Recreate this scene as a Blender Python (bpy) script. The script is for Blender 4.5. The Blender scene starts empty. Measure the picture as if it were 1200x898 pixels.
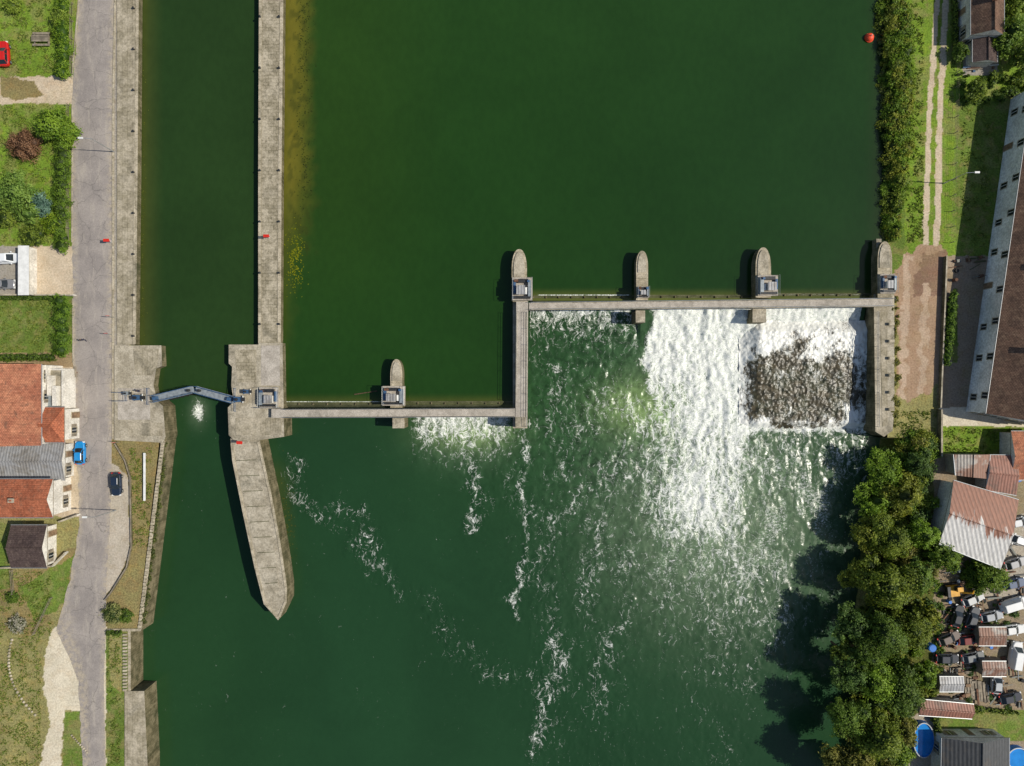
import bpy, math, random
import numpy as np
from mathutils import Vector, Matrix
rng=np.random.default_rng(7); random.seed(7)
SC=0.15; H=120.0
def W(px,py,z=0.0):
    k=SC*(H-z)/H
    return ((px-600)*k,(449-py)*k,z)
def W2(px,py,z=0.0): return W(px,py,z)[:2]
def lin(r,g,b,k=1.0):
    f=lambda c:(c/255/12.92 if c/255<=0.04045 else ((c/255+0.055)/1.055)**2.4)*k
    return (f(r),f(g),f(b))
def c4(c): return (c[0],c[1],c[2],1.0)
_tab=rng.random((256,256))
def vnoise(x,y):
    x=np.asarray(x,float); y=np.asarray(y,float)
    xi=np.floor(x).astype(int); yi=np.floor(y).astype(int); fx=x-xi; fy=y-yi
    fx=fx*fx*(3-2*fx); fy=fy*fy*(3-2*fy)
    a=_tab[xi&255,yi&255]; b=_tab[(xi+1)&255,yi&255]; c=_tab[xi&255,(yi+1)&255]; d=_tab[(xi+1)&255,(yi+1)&255]
    return (a*(1-fx)+b*fx)*(1-fy)+(c*(1-fx)+d*fx)*fy
def fbm(x,y,o=4):
    s=0;a=1;t=0
    for i in range(o):
        s=s+a*vnoise(x*2**i+17.3*i,y*2**i+9.1*i); t+=a; a*=0.5
    return s/t
def sstep(a,b,x):
    t=np.clip((x-a)/(b-a),0,1); return t*t*(3-2*t)

# ------------------------------------------------------------ scene
scene=bpy.context.scene
world=bpy.data.worlds.new("World"); scene.world=world; world.use_nodes=True
wn=world.node_tree; bg=wn.nodes.get('Background')
sky=wn.nodes.new('ShaderNodeTexSky'); sky.sky_type='NISHITA'; sky.sun_disc=False
SUN_EL=47; SUN_AZ=93
sky.sun_elevation=math.radians(SUN_EL); sky.sun_rotation=math.radians(SUN_AZ)
wn.links.new(sky.outputs[0],bg.inputs[0]); bg.inputs[1].default_value=0.09
sl=bpy.data.lights.new("sun","SUN"); sl.energy=4.2; sl.angle=math.radians(0.5); sl.color=(1,0.94,0.83)
so=bpy.data.objects.new("sun",sl); scene.collection.objects.link(so)
sd=Vector((math.sin(math.radians(SUN_AZ))*math.cos(math.radians(SUN_EL)),math.cos(math.radians(SUN_AZ))*math.cos(math.radians(SUN_EL)),math.sin(math.radians(SUN_EL))))
so.rotation_euler=sd.to_track_quat('Z','Y').to_euler(); so.location=(60,0,80)
cam=bpy.data.cameras.new("camera"); cam.lens=24; cam.sensor_width=36; cam.clip_end=6000; cam.clip_start=0.5
co=bpy.data.objects.new("camera",cam); scene.collection.objects.link(co); co.location=(0,0,H); scene.camera=co
scene.view_settings.view_transform='Standard'; scene.view_settings.look='None'; scene.view_settings.exposure=0

# ------------------------------------------------------------ node helpers
class NT:
    def __init__(s,name):
        s.mat=bpy.data.materials.new(name); s.mat.use_nodes=True; s.t=s.mat.node_tree
        s.b=s.t.nodes['Principled BSDF']; s.pos=s.n('ShaderNodeNewGeometry').outputs['Position']
    def n(s,ty,ins=None,**pr):
        nd=s.t.nodes.new(ty)
        for k,v in pr.items(): setattr(nd,k,v)
        for k,v in (ins or {}).items(): s.set(nd.inputs[k],v)
        return nd
    def set(s,sock,v):
        if isinstance(v,bpy.types.NodeSocket): s.t.links.new(v,sock)
        else: sock.default_value=v
    def map(s,scale=(1,1,1),rot=0.0,vec=None):
        return s.n('ShaderNodeMapping',{'Vector':vec or s.pos,'Scale':scale,'Rotation':(0,0,rot)}).outputs[0]
    def noise(s,scale,detail=4,rough=0.55,dist=0.0,vec=None):
        return s.n('ShaderNodeTexNoise',{'Vector':vec or s.pos,'Scale':scale,'Detail':min(detail,6),'Roughness':rough,'Distortion':dist}).outputs[0]
    def math(s,op,a,b=0.0,c=None,clamp=False):
        nd=s.n('ShaderNodeMath',operation=op,use_clamp=clamp); s.set(nd.inputs[0],a); s.set(nd.inputs[1],b)
        if c is not None: s.set(nd.inputs[2],c)
        return nd.outputs[0]
    def mr(s,v,a,b,c=0.0,d=1.0,smooth=True):
        return s.n('ShaderNodeMapRange',{'Value':v,'From Min':a,'From Max':b,'To Min':c,'To Max':d},interpolation_type='SMOOTHSTEP' if smooth else 'LINEAR').outputs[0]
    def mix(s,f,a,b,mode='MIX'):
        nd=s.n('ShaderNodeMix',data_type='RGBA',blend_type=mode)
        s.set(nd.inputs[0],f)
        for i,v in ((6,a),(7,b)):
            s.set(nd.inputs[i],c4(v) if isinstance(v,tuple) and len(v)==3 else v)
        return nd.outputs[2]
    def grey(s,v):
        return s.n('ShaderNodeCombineColor',{0:v,1:v,2:v}).outputs[0]
    def attr(s,name,col=False):
        a=s.n('ShaderNodeAttribute',attribute_name=name); return a.outputs['Color'] if col else a.outputs['Fac']
    def bump(s,h,strength=0.5,dist=0.1):
        s.set(s.b.inputs['Normal'],s.n('ShaderNodeBump',{'Height':h,'Strength':strength,'Distance':dist}).outputs[0])
    def out(s,col,rough=0.8,spec=0.3,metal=0.0):
        s.set(s.b.inputs['Base Color'],c4(col) if isinstance(col,tuple) else col); s.set(s.b.inputs['Roughness'],rough)
        s.b.inputs['Specular IOR Level'].default_value=spec; s.b.inputs['Metallic'].default_value=metal
        return s.mat

def mat_plain(name,c,rough=0.6,var=0.15,scale=3.0,metal=0.0,spec=0.4):
    m=NT(name); n=m.noise(scale,4)
    col=m.mix(1.0,c,m.grey(m.mr(n,0.3,0.7,1-var,1+var)),'MULTIPLY')
    return m.out(col,rough,spec,metal)
def mat_stone(name,c,c2,stain=(0.09,0.085,0.06),stain_amt=0.5,brick=None,rot=0.0,rough=0.9,scale=0.5,mortar=0.68):
    m=NT(name)
    n1=m.noise(scale,6,0.68); n2=m.noise(scale*9,3,0.6); n3=m.noise(scale*0.4,6,0.72,0.8); n4=m.noise(1.6,5,0.75)
    col=m.mix(m.mr(n1,0.38,0.62),c,c2)
    col=m.mix(1.0,col,m.grey(m.mr(n2,0.3,0.7,0.8,1.18)),'MULTIPLY')
    col=m.mix(m.mr(n3,0.5,0.68,0.0,stain_amt),col,stain)
    col=m.mix(m.mr(n4,0.54,0.68,0.0,stain_amt*0.7),col,stain)
    if brick:
        v=m.map((1,1,1),rot)
        bt=m.n('ShaderNodeTexBrick',{'Vector':v,'Color1':(1,1,1,1),'Color2':(0.8,0.79,0.76,1),'Mortar':(mortar*0.75,mortar*0.75,mortar*0.66,1),'Scale':1.0,'Mortar Size':brick[2],'Mortar Smooth':0.5,'Bias':0.0,'Brick Width':brick[0],'Row Height':brick[1]})
        col=m.mix(m.mr(n1,0.35,0.65,0.25,0.9),col,bt.outputs[0],'MULTIPLY')
    m.bump(n2,0.5,0.06)
    return m.out(col,rough,0.2)
def mat_roof(name,c,c2,c3,ax='x',pitch=0.33,rough=0.85,rot=0.0):
    m=NT(name)
    n1=m.noise(0.35,6,0.7); n2=m.noise(2.6,5,0.7); n3=m.noise(0.9,6,0.7)
    col=m.mix(m.mr(n1,0.4,0.62),c,c2)
    col=m.mix(m.mr(n3,0.48,0.72,0,0.8),col,c3)
    bt=m.n('ShaderNodeTexBrick',{'Vector':m.map((1,1,1),rot),'Color1':(1,1,1,1),'Color2':(0.72,0.70,0.68,1),'Mortar':(0.5,0.47,0.45,1),'Scale':1.0,'Mortar Size':0.05,'Mortar Smooth':0.5,'Brick Width':pitch*0.8 if ax=='x' else pitch,'Row Height':pitch if ax=='x' else pitch*0.8})
    col=m.mix(0.75,col,bt.outputs[0],'MULTIPLY')
    col=m.mix(1.0,col,m.grey(m.mr(n2,0.3,0.7,0.75,1.3)),'MULTIPLY')
    m.bump(bt.outputs[0],0.5,0.06)
    return m.out(col,rough,0.2)
def mat_corr(name,c,rust,amt=0.5,rot=0.0,pitch=0.45,metal=0.1,grad=None):
    m=NT(name)
    w=m.n('ShaderNodeTexWave',{'Vector':m.map((1,1,1),rot),'Scale':0.314/pitch,'Distortion':0.0},wave_type='BANDS',bands_direction='X').outputs[0]
    n1=m.noise(0.25,6,0.75,0.5); n2=m.noise(2.0,5,0.7,vec=m.map((1.6,0.5,1),rot)); f=m.mr(n1,0.62-amt*0.3,0.72-amt*0.2)
    if grad is not None:
        sp=m.n('ShaderNodeSeparateXYZ',{0:m.pos}); gy=m.math('SUBTRACT',m.math('SUBTRACT',sp.outputs[1],grad[0]),m.math('MULTIPLY',sp.outputs[0],grad[1]))
        n5=m.noise(0.5,4,0.7,vec=m.map((2.2,0.3,1),rot))
        f=m.mr(m.math('ADD',m.math('MULTIPLY',gy,0.25),m.math('MULTIPLY',m.math('SUBTRACT',n5,0.5),3.0)),-0.15,0.15)
    col=m.mix(f,c,rust)
    col=m.mix(1.0,col,m.grey(m.mr(n2,0.3,0.7,0.75,1.18)),'MULTIPLY')
    col=m.mix(1.0,col,m.grey(m.mr(w,0.0,1.0,0.84,1.04)),'MULTIPLY')
    m.bump(w,0.5,0.06)
    return m.out(col,0.55,0.4,metal)

M={}
M['conc']=mat_stone('weathered_concrete',lin(180,171,152),lin(152,143,124),stain_amt=0.6,scale=0.45)
M['conc_d']=mat_stone('dark_wet_concrete',lin(98,98,72),lin(76,78,54),stain=(0.03,0.035,0.015),stain_amt=0.6,scale=0.5)
M['deck']=mat_stone('bridge_deck_concrete',lin(182,174,162),lin(162,154,142),stain_amt=0.35,scale=0.7)
M['quay']=mat_stone('quay_masonry',lin(178,168,148),lin(152,143,122),brick=(1.4,0.9,0.05),rot=math.pi/2,scale=0.35,stain_amt=0.55)
M['pave']=mat_stone('stone_pavers',lin(178,168,147),lin(150,141,120),brick=(0.95,0.6,0.07),rot=0,scale=0.4,stain_amt=0.55)
M['cap']=mat_stone('coping_stone',lin(190,179,157),lin(164,154,132),brick=(1.3,3.0,0.06),rot=math.pi/2,scale=0.6,stain_amt=0.45)
M['mason']=mat_stone('old_masonry_wall',lin(130,120,94),lin(98,92,68),brick=(0.8,0.4,0.05),scale=0.6,stain=(0.04,0.05,0.02),stain_amt=0.7)
M['plaster']=mat_stone('white_plaster',lin(222,217,206),lin(200,194,182),stain=(0.36,0.34,0.29),stain_amt=0.45,scale=0.4)
M['plaster_b']=mat_stone('pale_plaster',lin(232,232,228),lin(208,208,202),stain=(0.35,0.34,0.3),stain_amt=0.4,scale=0.3)
M['steel']=mat_plain('painted_grey_steel',lin(140,148,152),0.45,0.2,2.0,0.2)
M['steel_b']=mat_plain('blue_painted_steel',lin(62,92,124),0.45,0.2,3.0,0.1)
M['rail']=mat_plain('galvanised_rail',lin(165,168,168),0.4,0.1,3.0,0.5)
M['darkm']=mat_plain('dark_metal',lin(52,53,54),0.5,0.3,3.0,0.3)
M['white']=mat_plain('white_paint',lin(222,222,218),0.45,0.1,1.5)
M['red']=mat_plain('red_paint',lin(200,45,30),0.45,0.1,3.0)
M['orange']=mat_plain('orange_plastic',lin(226,78,44),0.5,0.1,3.0)
M['yellow']=mat_plain('yellow_paint',lin(205,150,35),0.5,0.25,2.0)
M['glass']=mat_plain('window_glass',(0.02,0.026,0.03),0.08,0.1,2.0,0.0,0.6)
M['tyre']=mat_plain('tyre_rubber',(0.02,0.02,0.02),0.85,0.2)
M['wood']=mat_plain('weathered_wood',lin(128,104,80),0.8,0.35,1.6)
M['woodg']=mat_plain('grey_timber',lin(132,122,106),0.85,0.35,1.2)
M['bark']=mat_plain('tree_bark',lin(85,68,50),0.9,0.35,4.0)
M['terra']=mat_roof('terracotta_tiles',lin(184,112,82),lin(160,94,68),lin(130,98,80))
M['terra2']=mat_roof('old_clay_tiles',lin(166,106,82),lin(190,130,100),lin(112,88,74),'y')
M['brownroof']=mat_roof('brown_flat_tiles',lin(120,94,78),lin(98,78,66),lin(150,124,102),'y',rot=0.147)
M['darkroof']=mat_roof('dark_slate_tiles',lin(92,78,74),lin(76,64,62),lin(110,96,88))
M['blackroof']=mat_corr('dark_sheet_roof',lin(62,64,66),lin(76,72,68),0.3,0.0,0.6)
M['greymetal']=mat_corr('grey_sheet_roof',lin(158,158,158),lin(138,134,128),0.5,0.0,0.5)
M['rustsheet']=mat_corr('rust_stained_sheet_roof',lin(150,144,136),lin(120,84,66),0.9,0.0,0.5)
M['workroof']=mat_corr('rusting_sheet_roof',lin(190,188,184),lin(128,84,64),0.5,-0.26,0.7,grad=(W2(1140,614,4)[1]+0.35*W2(1140,614,4)[0],-0.35))
M['redsheet']=mat_corr('red_sheet_roof',lin(142,98,82),lin(110,86,74),0.5,0.0,0.5)
M['blue']=mat_plain('blue_plastic',lin(40,110,190),0.5,0.1,2.0)
M['poolw']=mat_plain('pool_water',lin(40,130,205),0.08,0.12,0.8)
M['rust']=mat_plain('rusted_iron',lin(104,74,56),0.85,0.4,2.0)
M['tarp']=mat_plain('tarpaulin',lin(112,114,106),0.6,0.25,1.0)
M['skin']=mat_plain('skin',lin(190,140,110),0.6,0.05)
M['cloth']=mat_plain('dark_clothes',lin(50,52,70),0.9,0.2)
def paint(name,c): return mat_plain(name,c,0.25,0.05,0.7,0.0,0.6)

# ------------------------------------------------------------ mesh helpers
def make_mesh(name,verts,faces,mats,fmat=None,attrs=None,smooth=False,parent=None,cent=True,link=True):
    verts=np.asarray(verts,float)
    c=np.zeros(3)
    if cent and len(verts):
        c=(verts.min(0)+verts.max(0))/2; c[2]=verts[:,2].min()
    me=bpy.data.meshes.new(name)
    v=verts-c
    if isinstance(faces,np.ndarray):
        me.vertices.add(len(v)); me.vertices.foreach_set('co',v.ravel())
        k=faces.shape[1]; me.loops.add(faces.size); me.loops.foreach_set('vertex_index',faces.ravel().astype(np.int32))
        me.polygons.add(len(faces)); me.polygons.foreach_set('loop_start',np.arange(0,faces.size,k,dtype=np.int32))
    else:
        me.from_pydata(v.tolist(),[],faces)
    me.update(calc_edges=True)
    for m in mats: me.materials.append(m)
    if fmat is not None: me.polygons.foreach_set('material_index',np.asarray(fmat,dtype=np.int32))
    if smooth: me.polygons.foreach_set('use_smooth',np.ones(len(me.polygons),dtype=bool))
    for k,a in (attrs or {}).items():
        if a.ndim==2:
            at=me.attributes.new(k,'FLOAT_COLOR','POINT'); aa=np.ones((len(a),4)); aa[:,:3]=a; at.data.foreach_set('color',aa.ravel())
        else:
            at=me.attributes.new(k,'FLOAT','POINT'); at.data.foreach_set('value',a.astype(float))
    me.validate()
    o=bpy.data.objects.new(name,me); o.location=c; scene.collection.objects.link(o)
    if parent is not None:
        o.parent=parent; o.matrix_parent_inverse=Matrix.Translation(-parent.location)
    return o
def empty(name,loc):
    e=bpy.data.objects.new(name,None); e.location=loc; e.empty_display_size=0.5; scene.collection.objects.link(e); return e
def area(p):
    return sum(p[i][0]*p[(i+1)%len(p)][1]-p[(i+1)%len(p)][0]*p[i][1] for i in range(len(p)))/2
class MB:
    def __init__(s,T=None): s.v=[];s.f=[];s.m=[];s.mats=[];s.T=T
    def mi(s,m):
        if m not in s.mats: s.mats.append(m)
        return s.mats.index(m)
    def add(s,vs,fs,mat):
        b=len(s.v); k=s.mi(mat)
        for p in vs:
            p=Vector(p); s.v.append(tuple(s.T@p if s.T else p))
        for f in fs: s.f.append([i+b for i in f]); s.m.append(k)
    def prism(s,bot,z0,z1,mat,topmat=None,top=None):
        top=top or bot
        if area(bot)<0: bot=bot[::-1]; top=top[::-1]
        n=len(bot); vs=[(p[0],p[1],z0) for p in bot]+[(p[0],p[1],z1) for p in top]
        s.add(vs,[[i,(i+1)%n,n+(i+1)%n,n+i] for i in range(n)]+[list(range(n))[::-1]],mat)
        s.add(vs[n:],[list(range(n))],topmat or mat)
    def box(s,cx,cy,z0,sx,sy,z1,mat,rot=0.0,topmat=None,ts=1.0):
        c,q=math.cos(rot),math.sin(rot)
        P=lambda k:[(cx+(x*c-y*q)*k,cy+(x*q+y*c)*k) for x,y in((-sx/2,-sy/2),(sx/2,-sy/2),(sx/2,sy/2),(-sx/2,sy/2))]
        s.prism(P(1),z0,z1,mat,topmat,P(ts))
    def cyl(s,p0,p1,r0,r1=None,n=8,mat=None):
        r1=r0 if r1 is None else r1; p0=Vector(p0);p1=Vector(p1); d=(p1-p0).normalized()
        a=d.orthogonal().normalized(); b=d.cross(a); vs=[]
        for p,r in((p0,r0),(p1,r1)):
            for i in range(n):
                t=2*math.pi*i/n; vs.append(tuple(p+a*math.cos(t)*r+b*math.sin(t)*r))
        s.add(vs,[[i,(i+1)%n,n+(i+1)%n,n+i] for i in range(n)]+[list(range(n))[::-1],list(range(n,2*n))],mat)
    def ball(s,c,r,mat,seg=12,rings=8,sz=1.0):
        vs=[];fs=[]
        for j in range(rings+1):
            ph=math.pi*j/rings
            for i in range(seg):
                t=2*math.pi*i/seg; vs.append((c[0]+r*math.sin(ph)*math.cos(t),c[1]+r*math.sin(ph)*math.sin(t),c[2]+r*sz*math.cos(ph)))
        for j in range(rings):
            for i in range(seg): fs.append([j*seg+i,(j+1)*seg+i,(j+1)*seg+(i+1)%seg,j*seg+(i+1)%seg])
        s.add(vs,fs,mat)
    def build(s,name,parent=None,bevel=0.0,smooth=False):
        o=make_mesh(name,s.v,s.f,s.mats,s.m,parent=parent,smooth=smooth)
        if bevel>0:
            b=o.modifiers.new('bevel','BEVEL'); b.width=bevel; b.segments=2; b.limit_method='ANGLE'; b.angle_limit=0.7
        return o
def PX(pts,z): return [W2(x,y,z) for x,y in pts]
def slab(name,pts,z0,z1,mat,topmat=None,bevel=0.05,parent=None):
    b=MB(); b.prism(PX(pts,z1),z0,z1,mat,topmat); return b.build(name,parent,bevel)
def strip_mb(b,pts,width,z0,z1,mat,topmat=None,zr=None):
    P=[Vector(W2(x,y,z1 if zr is None else zr)) for x,y in pts]; L=[];R=[]
    for i,p in enumerate(P):
        d=(P[min(i+1,len(P)-1)]-P[max(i-1,0)]).normalized(); n=Vector((-d.y,d.x))*width/2
        L.append(tuple(p+n)); R.append(tuple(p-n))
    b.prism(L+R[::-1],z0,z1,mat,topmat)
def railing(b,pts,z,h=1.0,mat=None,spacing=2.0,r=0.035):
    mat=mat or M['rail']
    P=[Vector(W(x,y,z)) for x,y in pts]
    for i in range(len(P)-1):
        a,c=P[i],P[i+1]; n=max(1,int((c-a).length/spacing))
        for k in range(n+1):
            q=a.lerp(c,k/n); b.cyl(q,q+Vector((0,0,h)),r,n=5,mat=mat)
        for hh in (h,h*0.5): b.cyl(a+Vector((0,0,hh)),c+Vector((0,0,hh)),r,n=5,mat=mat)

def inpoly(px,py,poly):
    r=np.zeros(px.shape,bool); n=len(poly)
    for i in range(n):
        x1,y1=poly[i];x2,y2=poly[(i+1)%n]
        if y1==y2: continue
        c=((y1>py)!=(y2>py)); xi=(x2-x1)*(py-y1)/(y2-y1)+x1
        r^=c&(px<xi)
    return r
def grid(name,X,Y,Z,zr,mat,attrs,keep=None,smooth=True):
    ny,nx=X.shape; k=SC*(H-zr)/H
    V=np.stack([(X-600)*k,(449-Y)*k,Z],-1).reshape(-1,3)
    idx=np.arange(nx*ny).reshape(ny,nx)
    F=np.stack([idx[1:,:-1],idx[1:,1:],idx[:-1,1:],idx[:-1,:-1]],-1).reshape(-1,4)
    if keep is not None:
        kf=keep[:-1,:-1]&keep[1:,1:]; F=F[kf.ravel()]
    return make_mesh(name,V,F,[mat],attrs=attrs,smooth=smooth,cent=False)

# ------------------------------------------------------------ ground
def ground_mat():
    m=NT('ground_grass_and_soil'); col=m.attr('Col',True); g=m.attr('grass')
    f=m.noise(3.2,6,0.75); f2=m.noise(0.6,6,0.7)
    c1=m.mix(1.0,col,m.grey(m.mr(f,0.3,0.7,0.6,1.45)),'MULTIPLY')
    c1=m.mix(m.mr(f2,0.45,0.7,0,0.45),c1,m.mix(1.0,c1,(1.5,1.15,0.9),'MULTIPLY'))
    c0=m.mix(1.0,col,m.grey(m.mr(f,0.3,0.7,0.8,1.2)),'MULTIPLY')
    c0=m.mix(m.mr(f2,0.42,0.66,0,0.5),c0,m.mix(1.0,c0,(0.72,0.68,0.62),'MULTIPLY'))
    c=m.mix(g,c0,c1)
    m.bump(f,m.math('MULTIPLY_ADD',g,0.6,0.15),0.15)
    return m.out(c,0.95,0.1)
GM=ground_mat()
G_BR=lin(106,132,46); G_MD=lin(96,116,50); G_DRY=lin(134,130,84); G_BRN=lin(128,116,78)
PALE=lin(194,178,154); GREY=lin(156,150,140); GRAV=lin(206,196,174); YARD=lin(160,134,110); JUNK=lin(142,128,108); DIRT=lin(150,130,100)
def paint_ground(X,Y,base,polys,warp=3.0):
    wx=X+(fbm(X/9.0,Y/9.0,4)-0.5)*warp*2; wy=Y+(fbm(X/9.0+50,Y/9.0+80,4)-0.5)*warp*2
    C=np.zeros(X.shape+(3,)); C[:]=base; G=np.ones(X.shape)
    mott=fbm(X/22.0,Y/22.0,5)
    for poly,c,g,w in polys:
        qx=X+(wx-X)*w; qy=Y+(wy-Y)*w
        mk=inpoly(qx,qy,poly); C[mk]=c; G[mk]=g
    k=0.7+0.6*mott
    C*=(1+(k-1)*(0.4+0.6*G))[...,None]
    dr=sstep(0.5,0.7,fbm(X/14.0+31,Y/14.0,5))*G
    C=C*(1-0.5*dr[...,None])+np.array(G_DRY)*0.5*dr[...,None]
    bare=sstep(0.6,0.68,fbm(X/6.0+11,Y/6.0+5,5))*G
    C=C*(1-0.45*bare[...,None])+np.array(G_BRN)*0.45*bare[...,None]
    return C.reshape(-1,3),G.ravel()
def rect(a,b,c,d): return [(a,b),(c,b),(c,d),(a,d)]
FAR=9000
ys=np.concatenate([[-FAR,-3000,-1000,-400,-150,-60],np.arange(-20,920,1.3),[960,1050,1300,1900,4000,FAR]])
xl=np.concatenate([[-FAR,-3000,-900,-300,-100],np.arange(-30,192,1.3)])
X,Y=np.meshgrid(xl,ys)
le=np.interp(Y,[-FAR,404,405,515,516,738,742,FAR],[152,152,160,160,187,161,150,150])
Xc=np.minimum(X,le)
keep=(X<le+1.4)
polysL=[
 (rect(-FAR,-FAR,90,90),G_BR,1,1),(rect(-FAR,90,90,122),PALE,0.3,1),(rect(-FAR,122,90,290),G_BR,1,1),
 (rect(-20,8,60,38),G_BR,1,1),([(0,88),(40,95),(50,112),(20,118),(0,112)],G_BRN,0.8,1),
 (rect(36,288,90,346),PALE,0.1,0.3),(rect(-FAR,288,36,346),GREY,0.1,0.3),(rect(-FAR,346,90,416),G_MD,1,0.4),
 (rect(-FAR,414,90,430),DIRT,0.5,0.8),(rect(-FAR,430,96,612),PALE,0.2,0.4),(rect(-FAR,606,100,FAR),G_DRY,1,1),
 ([(0,668),(90,640),(80,700),(40,745),(0,740)],G_BRN,1,1.5),([(-30,612),(12,612),(12,690),(-30,690)],G_MD,1,1),
 ([(20,690),(88,650),(80,690),(66,720),(40,724)],G_MD,1,1.5),
 (rect(128,-FAR,152,520),GREY,0.3,0.3),
 ([(126,510),(192,510),(192,560),(162,745),(110,745)],G_BRN,1,0.5),
 ([(126,540),(140,548),(151,562),(152,640),(146,665),(130,690),(112,705),(118,600)],lin(178,168,152),0.15,1),
 ([(64,736),(100,730),(122,742),(126,800),(110,836),(76,832),(70,905),(46,905),(58,850),(50,800),(56,760)],GRAV,0.15,1.6),
 (rect(92,736,126,FAR),GRAV,0.2,1),([(76,836),(100,832),(104,900),(72,905)],G_MD,1,1),(rect(124,738,160,FAR),G_MD,1,0.8),(rect(-FAR,898,70,FAR),G_DRY,1,0),
 ([(128,738),(142,738),(142,812),(128,800)],G_DRY,1,1),
]
C,G=paint_ground(Xc,Y,G_DRY,polysL)
Z=np.zeros_like(Xc)+0.05*(fbm(Xc/6,Y/6,3)-0.5)*(Y>-100)
grid('ground',Xc,Y,Z,0,GM,{'Col':C,'grass':G},keep)
xr=np.concatenate([np.arange(985,1222,1.3),[1260,1400,1900,3500,FAR]])
X,Y=np.meshgrid(xr,ys)
re=np.interp(Y,[-FAR,-400,0,120,250,285,290,512,516,560,640,760,898,FAR],[1010,1022,1029,1033,1036,1030,1040,1040,1034,1026,1012,1000,998,998])
Xc=np.maximum(X,re); keep=(X>re-1.4)
polysR=[
 (rect(900,-FAR,1070,300),G_MD,1,1),(rect(1060,-FAR,1120,300),G_BR,1,1),
 ([(1094,-FAR),(1101,-FAR),(1101,0),(1092,140),(1087,300),(1080,300),(1086,140),(1095,0)],PALE,0.2,0.8),
 ([(1105,-FAR),(1112,-FAR),(1112,0),(1105,140),(1101,300),(1093,300),(1098,140),(1105,0)],PALE,0.2,0.8),
 (rect(1120,-FAR,FAR,120),G_BR,1,1),(rect(1128,-FAR,1170,88),GREY,0.1,0.3),
 (rect(1120,118,FAR,300),G_MD,1,0.3),
 ([(1046,318),(1072,290),(1106,286),(1116,330),(1108,420),(1098,490),(1046,480)],YARD,0.2,1.8),
 ([(1078,300),(1112,292),(1112,312),(1112,345),(1070,350)],lin(134,108,90),0.3,2.4),
 ([(1060,300),(1070,300),(1062,400),(1064,490),(1056,490),(1054,400)],lin(180,158,136),0.2,2.4),
 ([(1082,330),(1090,330),(1084,420),(1080,480),(1073,480),(1077,420)],lin(176,154,132),0.2,2.4),
 ([(1046,350),(1052,350),(1052,480),(1046,480)],G_DRY,0.9,2.0),
 ([(1110,300),(1160,300),(1150,480),(1102,480)],lin(150,134,116),0.3,0.5),
 ([(1046,462),(1070,470),(1100,452),(1100,500),(1046,500)],G_DRY,0.9,2.4),
 (rect(1116,338,1122,425),G_MD,1,0.5),
 (rect(1100,478,FAR,500),GRAV,0.1,0.4),(rect(1040,480,1103,530),G_DRY,1,1.2),(rect(1103,500,1190,536),G_BR,1,0.6),
 (rect(1090,536,FAR,FAR),JUNK,0.5,1),([(1130,640),(1200,600),(1200,700),(1150,700)],lin(168,160,146),0.2,1),
 (rect(1096,832,FAR,868),G_MD,1,0.5),(rect(1060,825,1100,FAR),lin(168,158,142),0.2,0.4),
 ([(960,516),(1092,516),(1096,600),(1092,830),(1066,840),(1062,1300),(960,1300)],lin(84,90,44),1,0.5),
]
C,G=paint_ground(Xc,Y,G_MD,polysR)
d=(Xc-re)*SC
Z=0.05*(fbm(Xc/6,Y/6,3)-0.5)*(Xc<1250)-np.where(Y<284,(1-sstep(0,3.2,d))*2.5,0)-np.where(Y>514,(1-sstep(0,8,d))*4.6,0)
grid('ground',Xc,Y,Z,0,GM,{'Col':C,'grass':G},keep)
b=MB(); b.add([(-1400,-1400,-6.2),(1400,-1400,-6.2),(1400,1400,-6.2),(-1400,1400,-6.2)],[[0,1,2,3]],M['conc_d']); b.build('riverbed')

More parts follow.
